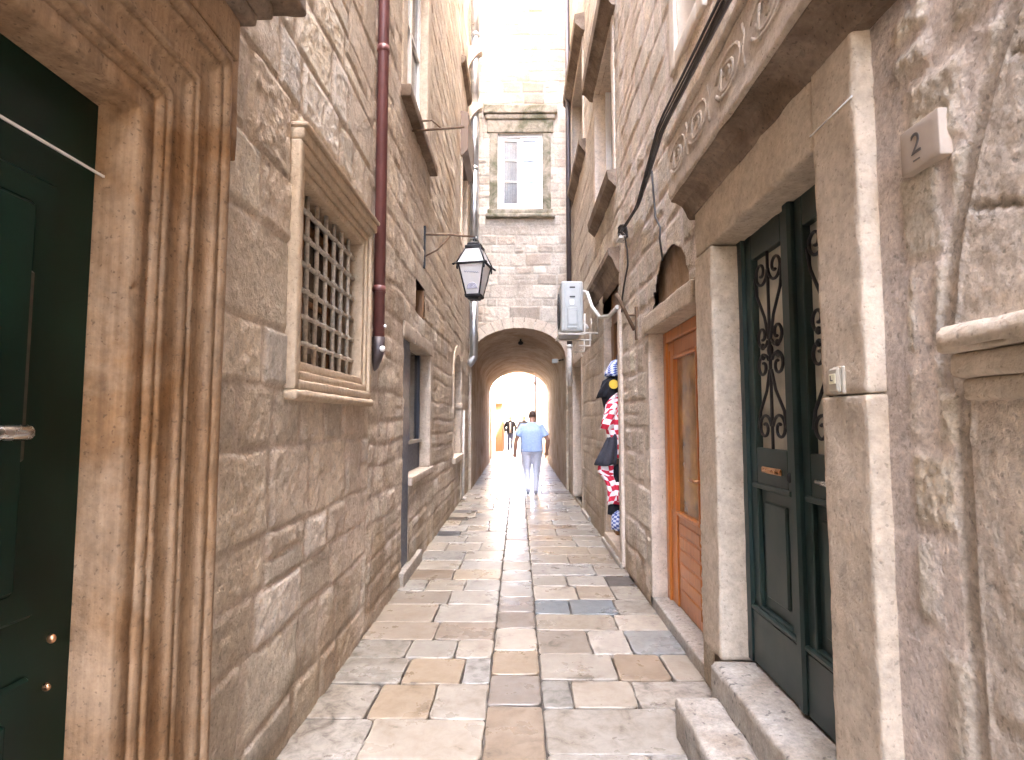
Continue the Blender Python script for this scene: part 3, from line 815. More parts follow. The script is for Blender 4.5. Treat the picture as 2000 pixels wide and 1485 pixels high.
# green door and its surround
mb = MB()
wstone(mb, 1, 1.69, 1.945, 1.62, 2.79, -.05, .06, r=.012, res=.03, amp=.005, seed=63, chip=.014)
wstone(mb, 1, 1.69, 1.95, .02, 1.615, -.05, .06, r=.012, res=.03, amp=.005, seed=64, chip=.014)
wstone(mb, 1, 3.00, 3.29, .30, 2.485, -.22, .06, r=.014, res=.03, amp=.008, seed=65, chip=.018)
wstone(mb, 1, 1.95, 3.29, 2.49, 2.785, -.22, .056, r=.014, res=.04, amp=.008, seed=66, chip=.012)
sr = mb.build('door_surround', 'dressed', rb1)
mb = MB()
hp = [(.058, 2.75), (.07, 2.765), (.085, 2.80), (.105, 2.832), (.14, 2.855), (.168, 2.862), (.17, 3.20), (.15, 3.23), (.0, 3.25), (-.03, 2.76)]
mb.prism([(px(1, p), z) for p, z in hp], 'y', 1.45, 3.36, 40)
bmesh.ops.subdivide_edges(mb.bm, edges=[e for e in mb.bm.edges if e.calc_length() > .08], cuts=2, use_grid_fill=True)
for v in mb.bm.verts:
    if v.co.x < RX - .02:
        a = float(fbm(np.array(v.co.y * 6), np.array(v.co.z * 9 + v.co.x * 9), 66, 4))
        v.co.x += .007 * a; v.co.z += .006 * float(fbm(np.array(v.co.y * 7 + 9), np.array(v.co.x * 12), 67, 3))
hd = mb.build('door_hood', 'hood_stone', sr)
mb = MB(); wstone(mb, 1, 1.45, 3.36, 2.868, 3.215, .12, .185, r=.012, res=.03, amp=.007, seed=68, chip=.02)
wstone(mb, 1, 1.45, 3.37, 3.216, 3.262, .0, .20, r=.014, res=.04, amp=.006, seed=69, chip=.015)
fsc = mb.build('carved_fascia', 'dressed_grey', hd)
mb = MB()                                                        # worn relief on the hood's face
def relief(pts, r=.011): mb.tube([(px(1, .185 - .004), y, z) for y, z in pts], r, 6)
def arc(yc, zc, ra, rb, t0, t1, n=14): return [(yc + ra * math.cos(t0 + (t1 - t0) * k / n), zc + rb * math.sin(t0 + (t1 - t0) * k / n)) for k in range(n + 1)]
for yc in (1.98, 2.38, 2.8, 3.15):
    relief(arc(yc, 3.06, .15, .085, .3, 5.9)); relief(arc(yc + .01, 3.05, .085, .052, 1.2, 6.4)); relief(arc(yc, 3.06, .035, .025, 0, 5))
    relief([(yc - .19, 2.965), (yc - .17, 3.04), (yc - .195, 3.09), (yc - .17, 3.155)], .010)
    relief([(yc + .06, 2.97), (yc + .075, 3.05), (yc + .055, 3.11)], .012)
mb.build('carved_relief', 'dressed_grey', hd)
GD = -.10
gd = MB()
wbox(gd, 1, 1.9, 1.97, .325, 2.6, GD - .08, GD + .02); wbox(gd, 1, 2.95, 3.01, .325, 2.6, GD - .08, GD + .02); wbox(gd, 1, 1.9, 3.0, 2.5, 2.62, GD - .08, GD + .022)
def leaf(y0, y1):
    m_ = .075
    w = .01
    for (a, b_, z0, z1) in ((y0, y0 + m_, .325, 2.499), (y1 - m_, y1, .325, 2.499), (y0 + m_, y1 - m_, 2.36, 2.499), (y0 + m_, y1 - m_, 1.20, 1.40), (y0 + m_, y1 - m_, .325, .62)):
        wbox(gd, 1, a, b_, z0, z1, GD - .05, GD, .004)
    wbox(gd, 1, y0 + m_, y1 - m_, .62, 1.2, GD - .05, GD - .022)
    wbox(gd, 1, y0 + m_ + .05, y1 - m_ - .05, .68, 1.14, GD - .03, GD - .008, .008)
    wbox(gd, 1, y0, y1, .325, .585, GD - .01, GD + .012, .006); wbox(gd, 1, y0, y1, .586, .612, GD - .01, GD + .02, .008)
    wbox(gd, 1, y0 + .04, y1 - .04, 1.20, 1.225, GD - .01, GD + .010, .004)
leaf(1.97, 2.425); leaf(2.475, 2.95)
wbox(gd, 1, 2.41, 2.47, .325, 2.499, GD - .03, GD + .03, .012)
for zz in (2.51,): wbox(gd, 1, 1.97, 2.95, zz, 2.545, GD, GD + .03, .008)
gdo = gd.build('door', 'paint_green', rb1)
mb = MB(); 
for (a, b_) in ((2.045, 2.35), (2.55, 2.875)): wbox(mb, 1, a, b_, 1.4, 2.36, GD - .045, GD - .035)
mb.build('glass_pane', 'glass_pale', gdo)
def scrolls(y0, y1, mb):
    X = px(1, GD - .012); yc = (y0 + y1) / 2; w = (y1 - y0) / 2
    def T(pts, r=.0075): mb.tube([(X, y, z) for y, z in pts], r, 7)
    def spiral(cy_, cz, r0, turns, sgn, a0, n=26): return [(cy_ + sgn * r0 * (1 - .75 * k / n) * math.cos(a0 + turns * 2 * math.pi * k / n), cz + r0 * (1 - .75 * k / n) * math.sin(a0 + turns * 2 * math.pi * k / n)) for k in range(n + 1)]
    T([(yc, 1.4), (yc, 2.36)], .008)
    for s in (-1, 1):
        c = yc + s * w * .5
        T(spiral(c, 2.27, w * .46, 1.3, s, 3.1)); T(spiral(c, 1.95, w * .40, 1.2, s, 3.6)); T(spiral(c, 1.80, w * .42, -1.2, s, 2.7)); T(spiral(c, 1.50, w * .44, -1.3, s, 3.0))
        T([(yc + s * w * .95, 2.26), (yc + s * w * .8, 2.16), (yc + s * w * .3, 2.04), (yc + s * .01, 1.93)]); T([(yc + s * w * .95, 1.5), (yc + s * w * .8, 1.58), (yc + s * w * .3, 1.68), (yc + s * .01, 1.78)])
        for z in (1.90, 1.85): mb.ellipsoid((X, c, z), (.012, .018, .018), 8)
    mb.ellipsoid((X, yc, 1.875), (.014, .022, .03), 8)
for (a, b_) in ((2.05, 2.345), (2.555, 2.87)):
    mb = MB(); scrolls(a, b_, mb); mb.build('iron_scrollwork', 'iron', gdo)
mb = MB(); wbox(mb, 1, 2.60, 2.80, 1.283, 1.313, GD, GD + .012, .005); mb.ellipsoid((px(1, GD + .016), 2.70, 1.295), (.010, .075, .011)); mb.build('letter_flap', 'brass', gdo)
mb = MB(); mb.ellipsoid((px(1, GD + .01), 2.515, 1.285), (.012, .016, .024)); mb.build('keyhole_cover', 'iron', gdo)
mb = MB(); mb.tube([(px(1, GD), 2.10, 1.30), (px(1, GD + .05), 2.10, 1.30), (px(1, GD + .055), 2.12, 1.30), (px(1, GD + .055), 2.20, 1.302)], [.012, .012, .012, .010]); mb.build('door_handle', 'chrome', gdo)
mb = MB(); wbox(mb, 1, 1.952, 1.995, .985, 1.10, GD + .03, GD + .055, .004); mb.build('paper_slip', 'paint_white', gdo)

# orange door
mb = MB()
wstone(mb, 1, 3.46, 4.80, 2.265, 2.415, -.22, .035, r=.012, res=.04, amp=.006, seed=70)
ln = mb.build('door_lintel', 'dressed', rb1)
mb = MB()
wstone(mb, 1, 4.74, 4.98, .085, 1.30, -.24, .004, r=.008, res=.05, amp=.004, seed=71); wstone(mb, 1, 4.74, 4.98, 1.299, 2.264, -.24, .004, r=.008, res=.05, amp=.004, seed=72)
mb.build('door_jamb', 'dressed_light', ln); mb = MB(); wstone(mb, 1, 3.30, 3.46, .085, 2.264, -.24, .004, r=.008, res=.05, amp=.004, seed=73)
mb.build('door_jamb', 'dressed_light', ln)
mb = MB(); wbox(mb, 1, 3.5, 4.65, 2.38, 2.85, -.30, -.07); mb.build('blocked_fanlight', 'plaster', rb1)
OD = -.14
od = MB()
for (a, b_, z0, z1, p) in ((4.66, 4.74, .09, 2.262, .02), (3.46, 3.54, .09, 2.262, .02), (3.54, 4.66, 2.17, 2.262, .02),
                           (4.50, 4.66, .09, 2.168, 0), (3.54, 3.90, .09, 2.168, 0), (3.90, 4.50, 2.05, 2.168, 0), (3.90, 4.50, .09, .80, -.012)):
    wbox(od, 1, a, b_, z0, z1, OD - .05, OD + p, .006)
for (a, b_, z0, z1) in ((4.475, 4.50, .80, 2.05), (3.90, 3.925, .80, 2.05), (3.925, 4.475, .80, .83), (3.925, 4.475, 2.02, 2.05)): wbox(od, 1, a, b_, z0, z1, OD - .03, OD + .012, .006)
for k in range(6): wbox(od, 1, 3.95, 4.45, .16 + k * .10, .245 + k * .10, OD - .03, OD - .003, .008)
wbox(od, 1, 4.60, 4.62, .82, 2.10, OD - .01, OD + .012, .005)
odo = od.build('door', 'wood_orange', rb1)
mb = MB(); wbox(mb, 1, 3.925, 4.475, .83, 2.02, OD - .03, OD - .022); mb.build('glass_pane', 'glass_amber', odo)
mb = MB(); mb.tube([(px(1, OD), 3.86, 1.12), (px(1, OD + .05), 3.86, 1.12), (px(1, OD + .05), 3.97, 1.12)], .010); mb.build('door_handle', 'brass', odo)
# cream upper window
mb = MB()
frame_ring(mb, 1, 3.25, 3.72, 4.07, 5.38, .12, -.25, .03, r=.012, res=.06, seed=74)
cw = mb.build('upper_window', 'plaster_white', rb1)
mb = MB(); wbox(mb, 1, 3.2, 3.8, 4.0, 5.4, -.2, -.18); mb.build('glass_pane', 'glass_dark', cw)
mb = MB(); wbox(mb, 1, 3.26, 3.71, 4.08, 5.37, -.178, -.13, .01); mb.build('shutter', 'plaster_white', cw)

# ---- right, far
rb2 = thing('stone_house', 'stone house on the right with the clothes shop doorway under a big stone hood', 'house', (2.4, 9.2, 0))
op = [('r', 6.06, 7.2, .12, 3.14), ('r', 9.78, 11.3, .05, 2.6), ('r', 6.3, 7.72, 4.36, 6.15), ('r', 9.2, 11.1, 6.15, 7.9)]
masonry('wall', mpR, lines(5.95, 12.49, spacing, (6.06, 7.2, 9.78, 11.3, 6.3, 7.72)), lines(0, 16.5, lambda z: .019 if z < 11.3 else .2, (.12, 3.14, 2.6, 4.36, 6.15)), op, 27, ST_R2, 'masonry_rough', rb2, True,
        shell_box(RX, 4, 5.951, 12.49, -.03, 16.5, ('-x',)))  # height above the view added to keep direct sun off the end wall
mb = MB()
wstone(mb, 1, 5.93, 6.06, .02, 2.72, -.25, .035, r=.012, res=.05, seed=80); wstone(mb, 1, 7.2, 7.36, .02, 2.9, -.3, .008, r=.012, res=.05, seed=81)
wstone(mb, 1, 6.05, 7.25, .02, .13, -.3, .02, r=.012, res=.05, seed=82)
dw = mb.build('shop_doorway', 'dressed_light', rb2)
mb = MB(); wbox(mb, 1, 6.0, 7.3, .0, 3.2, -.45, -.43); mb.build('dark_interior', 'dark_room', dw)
mb = MB(); wbox(mb, 1, 6.061, 7.199, 2.74, 3.138, -.16, -.10); wbox(mb, 1, 7.0, 7.199, .131, 2.739, -.16, -.09, .01); wbox(mb, 1, 6.9, 6.96, .131, 2.739, -.2, -.14, .01)
mb.build('wooden_frame', 'wood_brown', dw)
mb = MB()
mb.prism([(px(1, -.05), 3.10), (px(1, .02), 3.14), (px(1, .09), 3.30), (px(1, .125), 3.33), (px(1, .125), 3.40), (px(1, -.05), 3.44)], 'y', 6.02, 8.06, 8)
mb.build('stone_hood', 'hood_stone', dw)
mb = MB()
wstone(mb, 1, 9.62, 9.78, .02, 2.6, -.3, .02, r=.012, res=.08, seed=83); wstone(mb, 1, 11.3, 11.45, .02, 2.6, -.3, .02, r=.012, res=.08, seed=84); wstone(mb, 1, 9.62, 11.45, 2.6, 2.75, -.3, .03, r=.012, res=.08, seed=85)
dn = mb.build('doorway', 'dressed_light', rb2)
mb = MB(); wbox(mb, 1, 9.7, 11.4, .0, 2.62, -.3, -.2); mb.build('door', 'wood_shutter', dn)
mb = MB()
frame_ring(mb, 1, 6.3, 7.72, 4.36, 6.15, .14, -.25, .025, r=.012, res=.08, seed=86)
w1 = mb.build('upper_window', 'dressed_light', rb2)
mb = MB()
mb.prism([(px(1, -.05), 4.14), (px(1, .02), 4.14), (px(1, .10), 4.22), (px(1, .115), 4.32), (px(1, -.05), 4.35)], 'y', 6.12, 7.9, 6); mb.build('window_sill', 'hood_stone', w1)
mb = MB()
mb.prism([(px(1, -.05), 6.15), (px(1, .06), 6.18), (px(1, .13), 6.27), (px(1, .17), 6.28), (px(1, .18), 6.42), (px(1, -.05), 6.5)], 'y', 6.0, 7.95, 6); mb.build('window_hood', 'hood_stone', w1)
mb = MB(); wbox(mb, 1, 6.2, 7.8, 4.3, 6.2, -.22, -.20); mb.build('glass_pane', 'glass_dark', w1)
mb = MB()
for (a, b_) in ((6.31, 6.38), (6.97, 7.05), (7.64, 7.71)): wbox(mb, 1, a, b_, 4.37, 6.14, -.2, -.13)
mb.build('sash', 'paint_white', w1)
mb = MB()
frame_ring(mb, 1, 9.2, 11.1, 6.15, 7.9, .14, -.25, .025, r=.012, res=.1, seed=87)
w2 = mb.build('upper_window', 'dressed_light', rb2)
mb = MB(); mb.prism([(px(1, -.05), 5.86), (px(1, .01), 5.88), (px(1, .11), 6.02), (px(1, .12), 6.10), (px(1, -.05), 6.14)], 'y', 8.9, 11.4, 6); mb.build('window_sill', 'hood_stone', w2)
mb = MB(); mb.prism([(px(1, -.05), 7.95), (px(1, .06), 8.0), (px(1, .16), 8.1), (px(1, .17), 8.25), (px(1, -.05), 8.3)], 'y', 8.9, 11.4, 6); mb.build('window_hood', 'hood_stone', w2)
mb = MB(); wbox(mb, 1, 9.1, 11.2, 6.1, 8, -.22, -.2); mb.build('glass_pane', 'glass_dark', w2)

# ---- the house that bridges the alley
eb = thing('stone_house', 'tall pale stone house bridging the alley over a vaulted passage, one white window', 'house', (0, 16, 0))
Y0, Y1 = 12.5, 20.4
def mpE(u, v, h): return u, Y0 - h, v
EBH = 15
sv_, sf = shell_box(-4, 4, Y0, Y1, 3.75, EBH, ('-y', '-z', '+y'))
masonry('wall', mpE, lines(-1.4, 1.4, lambda x: .02, (-1.05, 1.05, -.49, .56)), lines(0, 12, lambda z: .02, (6.3, 8.07)), [('a', -1.055, 1.055, -.1, 2.93, .67), ('r', -.49, .56, 6.30, 8.08)], 35, ST_E, 'masonry', eb, False)
mb = MB()
mb.box(-4, -1.4, Y0, Y1, -.03, EBH); mb.box(1.4, 4, Y0, Y1, -.03, EBH); mb.box(-1.4, 1.4, Y0 + .01, Y1, 12.0, EBH); mb.box(-1.4, 1.4, Y1 - .3, Y1, 3.4, 11.99)
mb.build('upper_storey', 'plaster_white', eb)
def vault():
    bm = bmesh.new(); n = 28; rows = []
    for k in range(25):
        t = k / 24; y = Y0 - .002 + (Y1 - Y0) * t
        sp_ = 2.93 + (2.45 - 2.93) * t; rise = .67 + .14 * t
        pts = [(-1.055, -.02), (-1.055, .8), (-1.055, 1.6), (-1.055, 2.2)] + [(-1.055 * math.cos(math.pi * q / n), sp_ + rise * math.sin(math.pi * q / n)) for q in range(n + 1)] + [(1.055, 2.2), (1.055, 1.6), (1.055, .8), (1.055, -.02)]
        rr = []
        for (x, z) in pts:
            d = .012 * float(fbm(np.array(y * 2 + x * 3), np.array(z * 2.5), 90, 3))
            rr.append(bm.verts.new((x + d, y, z + d * .5)))
        rows.append(rr)
    for k in range(24):
        for q in range(len(rows[0]) - 1):
            f = bm.faces.new([rows[k][q], rows[k][q + 1], rows[k + 1][q + 1], rows[k + 1][q]]); f.smooth = True
    me = bpy.data.meshes.new('vault'); bm.to_mesh(me); bm.free(); return me
vl = link(vault(), 'vault', 'plaster', eb)
mb = MB()
n = 15
for k in range(n):                                               # stones round the arch mouth
    t0, t1 = math.pi * k / n + .01, math.pi * (k + 1) / n - .01
    q = [((1.05 + a) * math.cos(t), 2.93 + (.66 + a) * math.sin(t)) for a, t in ((0, t0), (0, t1), (.24, t1), (.24, t0))]
    mb.prism(q, 'y', Y0 - .022 - .005 * (k % 3), Y0 + .1)
mb.build('arch_stones', 'dressed_light', vl)
mb = MB()
fy = Y0 - .03
mb.stone(-.66, -.475, fy, Y0 + .2, 6.30, 8.1, r=.015, res=.06, seed=101); mb.stone(.55, .735, fy, Y0 + .2, 6.30, 8.1, r=.015, res=.06, seed=102)
mb.stone(-.72, .80, fy - .02, Y0 + .2, 8.101, 8.40, r=.015, res=.06, seed=103); 
wd = mb.build('window', 'dressed_moss', eb)
mb = MB(); mb.stone(-.80, .885, fy - .10, Y0 + .05, 8.52, 8.72, r=.02, res=.06, amp=.01, seed=104, chip=.03); mb.stone(-.76, .84, fy - .06, Y0 + .05, 8.401, 8.519, r=.03, res=.06, seed=105); mb.build('window_hood', 'dressed_moss', wd)
mb = MB(); mb.stone(-.74, .82, fy - .10, Y0 + .2, 6.09, 6.18, r=.02, res=.06, amp=.008, seed=106, chip=.02); mb.stone(-.70, .78, fy - .05, Y0 + .2, 6.181, 6.298, r=.02, res=.06, seed=107); mb.build('window_sill', 'dressed_moss', wd)
mb = MB()
yb = Y0 + .03
for (x0, x1, z0, z1) in ((-.475, -.40, 6.30, 8.10), (.475, .55, 6.30, 8.10), (-.40, .475, 8.01, 8.10), (-.40, .475, 6.30, 6.39)): mb.box(x0, x1, yb, yb + .08, z0, z1, .006)
ws = mb.build('window_frame', 'paint_white', wd)
def casement(x0, x1, ang, piv):
    f = MB()
    for (a, b_, z0, z1) in ((x0, x0 + .065, 6.395, 8.005), (x1 - .065, x1, 6.395, 8.005), (x0 + .065, x1 - .065, 6.395, 6.47), (x0 + .065, x1 - .065, 7.93, 8.005), (x0 + .065, x1 - .065, 6.965, 7.0), (x0 + .065, x1 - .065, 7.46, 7.495)):
        f.box(a, b_, yb + .01, yb + .06, z0, z1, .004)
    f.rotz(ang, (piv, yb, 0)); c = f.build('casement', 'paint_white', wd)
    p_ = MB(); p_.box(x0 + .06, x1 - .06, yb + .032, yb + .038, 6.46, 7.94); p_.rotz(ang, (piv, yb, 0)); p_.build('glass_pane', 'window_glass', wd)
mw, nt, N, L, b = nodes('window_glass')
gl = N.new('ShaderNodeBsdfGlossy'); gl.inputs['Roughness'].default_value = 0.02
tp = N.new('ShaderNodeBsdfTransparent'); tp.inputs[0].default_value = (.8, .82, .84, 1)
fr_ = N.new('ShaderNodeFresnel'); fr_.inputs[0].default_value = 1.9
mx = N.new('ShaderNodeMixShader'); L.new(fr_.outputs[0], mx.inputs[0]); L.new(tp.outputs[0], mx.inputs[1]); L.new(gl.outputs[0], mx.inputs[2])
L.new(mx.outputs[0], N['Material Output'].inputs[0]); M['window_glass'] = mw
casement(-.398, .035, rad(4), -.398); casement(.04, .473, 0, .473)
cb = MB()
for k in range(24):
    a = -.39 + k * .017
    cb.tube([(a, Y0 + .16 + .012 * math.sin(k * 1.9), 6.4), (a + .004, Y0 + .155 + .012 * math.sin(k * 1.9), 8.0)], .013, 6)
cb.build('curtain', 'curtain', wd)
mb = MB(); mb.box(-.5, .57, Y0 + .45, Y0 + .47, 6.2, 8.2); mb.build('grey_blind', 'ink_pale', wd)

# ---- the sunny lane beyond the passage
def far_house(label, x0, x1, y0, y1, h, mat, eaves=.25):
    t = thing('plastered_house', label, 'house', ((x0 + x1) / 2, (y0 + y1) / 2, 0))
    w = MB(); w.box(x0, x1, y0, y1, -.03, h); wl = w.build('wall', mat, t)
    r = MB(); r.prism([(x0 - eaves, h), (x1 + eaves, h), ((x0 + x1) / 2, h + 1.4)], 'y', y0 - eaves, y1 + eaves); r.build('roof', 'roof_tile', t)
    return t, wl
stone_mat('roof_tile', (0.36, 0.16, 0.09), var=0.4, bump=.6, scale=2)
t, wl = far_house('orange house front jutting into the far lane at left under a brown band', -5, -.80, 27.6, 34, 5.2, 'plaster_white')
o = MB(); o.box(-1.3, -.797, 27.57, 27.6, 0, 2.3); o.box(-.8, -.77, 27.6, 31, 0, 2.3); o.build('painted_base', 'plaster_orange', t)
o = MB(); o.box(-1.4, -.76, 27.5, 27.6, 2.3, 2.75, .02); o.build('lintel_band', 'wood_brown', t)
o = MB(); o.box(-.8, -.50, 29.2, 31.2, 2.85, 3.0); o.box(-.54, -.50, 29.2, 31.2, 3.0, 3.9); o.box(-.8, -.54, 29.2, 29.24, 3.0, 3.9); o.build('balcony', 'wood_shutter', t)
t, wl = far_house('low cream house beside the passage exit on the left of the far lane', -6, -1.12, 20.41, 27.3, 4.6, 'plaster_white')
o = MB(); o.box(-1.125, -1.10, 22.2, 23.2, 0, 2.2, .008); o.build('door', 'wood_brown', t)
t, wl = far_house('tan house on the right of the far lane with a downpipe at its corner', 1.10, 6, 20.41, 34.5, 4.9, 'plaster')
o = MB(); o.tube([(1.02, 34.3, 0), (1.02, 34.3, 4.9)], .06); o.tube([(1.04, 34.3, 3.7), (.95, 34.3, 3.9)], .12); o.build('downpipe', 'pipe_dark', t)
o = MB(); o.box(1.08, 1.11, 29.5, 31, 1.0, 2.8, .01); o.build('shutter', 'wood_shutter', t)
t, wl = far_house('sunlit white house closing the far end of the lane', -9, 9, 62, 70, 6.5, 'plaster_white')
for x in (-3, -.2, 2.6):
    o = MB(); o.box(x - .5, x + .5, 61.96, 62.0, 3.4, 5.0); o.build('shutter', 'wood_shutter', t)
t, wl = far_house('cream house far down the lane on the right, behind the tan wall', 1.9, 7, 37, 60, 5.4, 'plaster_white')
t, wl = far_house('white house far down the lane at left behind the orange front', -7, -1.7, 36, 60, 5.4, 'plaster_white')

# ================================================================= STEPS AND KERBS
t = MB(); wstone(t, 1, 3.34, 4.80, -.02, .088, -.26, .0, r=.012, res=.04, amp=.004, seed=110)
tag(t.build('doorstep', 'step_stone'), 'flat pale threshold slab in front of the orange wooden door', 'doorstep')
t = MB(); wstone(t, 1, -.4, 2.98, -.02, .315, -.14, .125, r=.018, res=.04, amp=.007, seed=111, chip=.02)
tag(t.build('doorstep', 'step_stone'), 'upper stone step at the foot of the green double door', 'doorstep')
t = MB(); wstone(t, 1, -.4, 2.88, -.02, .185, .126, .335, r=.022, res=.04, amp=.008, seed=112, chip=.025)
tag(t.build('doorstep', 'step_stone'), 'lower pitted stone step standing out on the paving before the green door', 'doorstep')
t = MB(); wstone(t, -1, 5.30, 6.32, -.02, .12, -.25, .05, r=.015, res=.05, amp=.006, seed=113)
tag(t.build('doorstep', 'step_stone'), 'worn pale threshold stone under the dark knee-high shop opening on the left', 'doorstep')
t = MB()
for (a, b_) in ((5.95, 7.3), (8.7, 9.6)): wstone(t, 1, a, b_, -.02, .06, .0, .05, r=.015, res=.08, amp=.005, seed=int(a * 10))
tag(t.build('kerb', 'step_stone'), kind='structure')

# ================================================================= THINGS ON THE WALLS
# drainpipes
t = thing('drainpipe', 'red-brown painted drainpipe running up the left wall beside the grille window', 'drainpipe', (-1.05, 4.2, 2.05))
mb = MB(); mb.tube([(-1.055, 4.2, 2.12), (-1.055, 4.2, 6.0), (-1.055, 4.2, 10.8)], .043, 16)
p_ = mb.build('pipe', 'pipe_red', t)
for z in (2.5, 4.4, 6.6):
    mb = MB(); mb.tube([(-1.055, 4.2, z), (-1.055, 4.2, z + .05)], .048, 16); mb.box(-1.12, -1.05, 4.19, 4.21, z + .01, z + .04); mb.build('clamp', 'pipe_red', t)
mb = MB(); mb.tube([(-1.055, 4.2, 2.16), (-1.055, 4.2, 2.05), (-1.07, 4.21, 2.0), (-1.10, 4.25, 1.95), (-1.14, 4.28, 1.92)], [.05, .046, .04, .038, .036], 12); mb.build('pipe_elbow', 'pipe_dark', t)
mb = MB(); mb.ellipsoid((-1.02, 4.175, 2.07), (.024, .024, .024), 10); mb.build('white_cap', 'paint_white', t)
mb = MB(); mb.ellipsoid((-1.005, 4.19, 2.24), (.012, .012, .014), 8); mb.build('white_cap', 'paint_white', t)
t = thing('drainpipe', 'shiny steel drainpipe in the left corner, held by two stone consoles', 'drainpipe', (-.985, 12.15, 2.9))
mb = MB()
zz = [2.9, 4.2, 5.5, 7.1, 8.6, 10.2, 11.9]
for k in range(len(zz) - 1): mb.tube([(-.975, 12.15, zz[k]), (-.975, 12.15, zz[k + 1] - .002)], .092 - .002 * (k % 2), 18)
mb.build('pipe', 'steel', t)
for z in (4.2, 5.5, 7.1, 10.2):
    mb = MB(); mb.tube([(-.975, 12.15, z - .04), (-.975, 12.15, z + .04)], .098, 18); mb.build('collar', 'steel', t)
mb = MB(); mb.tube([(-.975, 12.15, 2.95), (-.98, 12.15, 2.88), (-1.03, 12.15, 2.80), (-1.10, 12.15, 2.74)], .09, 14); mb.build('pipe_elbow', 'steel', t)
t = thing('drainpipe', 'dark purple-brown drainpipe in the right corner above the air conditioner', 'drainpipe', (1.0, 11.1, 3.0))
mb = MB(); mb.tube([(1.01, 11.1, 3.0), (1.01, 11.1, 7), (1.01, 11.1, 11.6)], .05, 12); mb.build('pipe', 'pipe_dark', t)
mb = MB(); mb.tube([(1.01, 11.1, 3.0), (1.01, 11.1, 2.2)], .045, 12); mb.tube([(1.01, 11.1, 3.02), (1.01, 11.1, 2.95)], .058, 12); mb.build('pale_sleeve', 'pipe_white', t)
mb = MB(); mb.tube([(-1.075, 10.98, .06), (-1.075, 10.98, 1.0), (-1.08, 10.98, 1.72)], .03, 10); mb.tube([(-1.075, 10.98, .05), (-1.02, 10.98, .02)], .034, 10)
tag(mb.build('drainpipe', 'pipe_white'), 'thin whitish drainpipe reaching the ground beside the arched window', 'drainpipe')

# lantern
t = thing('wall_lantern', 'black framed glass street lantern on an iron arm in front of the steel pipe', 'lantern', (LX, 6.45, 3.6))
lx, ly = -.515, 6.5
mb = MB()
mb.box(-1.12, -1.085, 6.42, 6.46, 3.30, 3.80)
ar = mb.build('wall_plate', 'iron', t)
mb = MB(); mb.tube([(-1.09, 6.44, 3.70), (-.8, 6.46, 3.705), (lx, ly, 3.69)], .013, 8); mb.tube([(-1.09, 6.44, 3.44), (-.95, 6.45, 3.52), (-.80, 6.46, 3.69)], .011, 8)
mb.build('arm', 'rusty', t)
mb = MB()
def rect(w, z, r=.011):
    pts = [(lx - w, ly - w, z), (lx + w, ly - w, z), (lx + w, ly + w, z), (lx - w, ly + w, z)]
    for k in range(4): mb.tube([pts[k], pts[(k + 1) % 4]], r, 6)
rot = rad(-13)
rect(.165, 3.34, .014); rect(.085, 2.985, .012); rect(.085, 3.54, .012)
for sx in (-1, 1):
    for sy in (-1, 1):
        mb.tube([(lx + sx * .15, ly + sy * .15, 3.34), (lx + sx * .08, ly + sy * .08, 2.99)], .010, 6); mb.tube([(lx + sx * .17, ly + sy * .17, 3.345), (lx + sx * .085, ly + sy * .085, 3.54)], .009, 6)
        mb.tube([(lx + sx * .165, ly + sy * .165, 3.35), (lx + sx * .20, ly + sy * .20, 3.325)], .013, 6); mb.ellipsoid((lx + sx * .16, ly + sy * .16, 3.30), (.012, .012, .03), 6)
mb.box(lx - .09, lx + .09, ly - .09, ly + .09, 2.955, 2.985, .01); mb.box(lx - .06, lx + .06, ly - .06, ly + .06, 2.935, 2.955)
mb.box(lx - .095, lx + .095, ly - .095, ly + .095, 3.54, 3.575, .008); mb.box(lx - .075, lx + .075, ly - .075, ly + .075, 3.575, 3.61, .012); mb.tube([(lx, ly, 3.61), (lx, ly, 3.70)], .012, 8); mb.ellipsoid((lx, ly, 3.655), (.025, .025, .022), 8)
mb.rotz(rot, (lx, ly, 0)); mb.build('lantern_frame', 'iron', t)
mb = MB()
for k in range(4):
    a = k * math.pi / 2
    def R2(x, y): return (lx + x * math.cos(a) - y * math.sin(a), ly + x * math.sin(a) + y * math.cos(a))
    for (w0, z0, w1, z1) in ((.078, 2.99, .147, 3.335), (.163, 3.35, .083, 3.54)):
        A = R2(-w0, -w0); B = R2(w0, -w0); Cc_ = R2(w1, -w1); D = R2(-w1, -w1)
        mb.quad([(*A, z0), (*B, z0), (*Cc_, z1), (*D, z1)])
bmesh.ops.solidify(mb.bm, geom=mb.bm.faces[:], thickness=.004)
mb.rotz(rot, (lx, ly, 0)); pn = mb.build('glass_panes', 'lantern_pane', t)
mb = MB()                                                         # faded lettering and domed emblem on the front pane
def face_pt(u, z): 
    k = (z - 2.99) / (3.335 - 2.99); w = .078 + (.147 - .078) * k
    return (lx + u, ly - w - .006, z)
for (u0, u1) in ((-.085, -.068), (-.068, -.045), (-.045, -.012), (-.012, .0), (.0, .022), (.022, .042), (.042, .064), (.064, .086)):
    um = (u0 + u1) / 2
    mb.tube([face_pt(u0, 3.232 - u0 * .12), face_pt(um, 3.245 - um * .12), face_pt(u1, 3.232 - u1 * .12)], .0045, 5)
mb.rotz(rot, (lx, ly, 0)); mb.build('faded_lettering', 'lantern_ink', pn); mb = MB()
for r_ in (.058, .045, .032, .019, .008): mb.tube([face_pt(r_ * math.cos(q * math.pi / 10), 3.05 + 1.15 * r_ * math.sin(q * math.pi / 10)) for q in range(11)], .0065, 5)
mb.rotz(rot, (lx, ly, 0)); mb.build('domed_emblem', 'lantern_ink', pn)

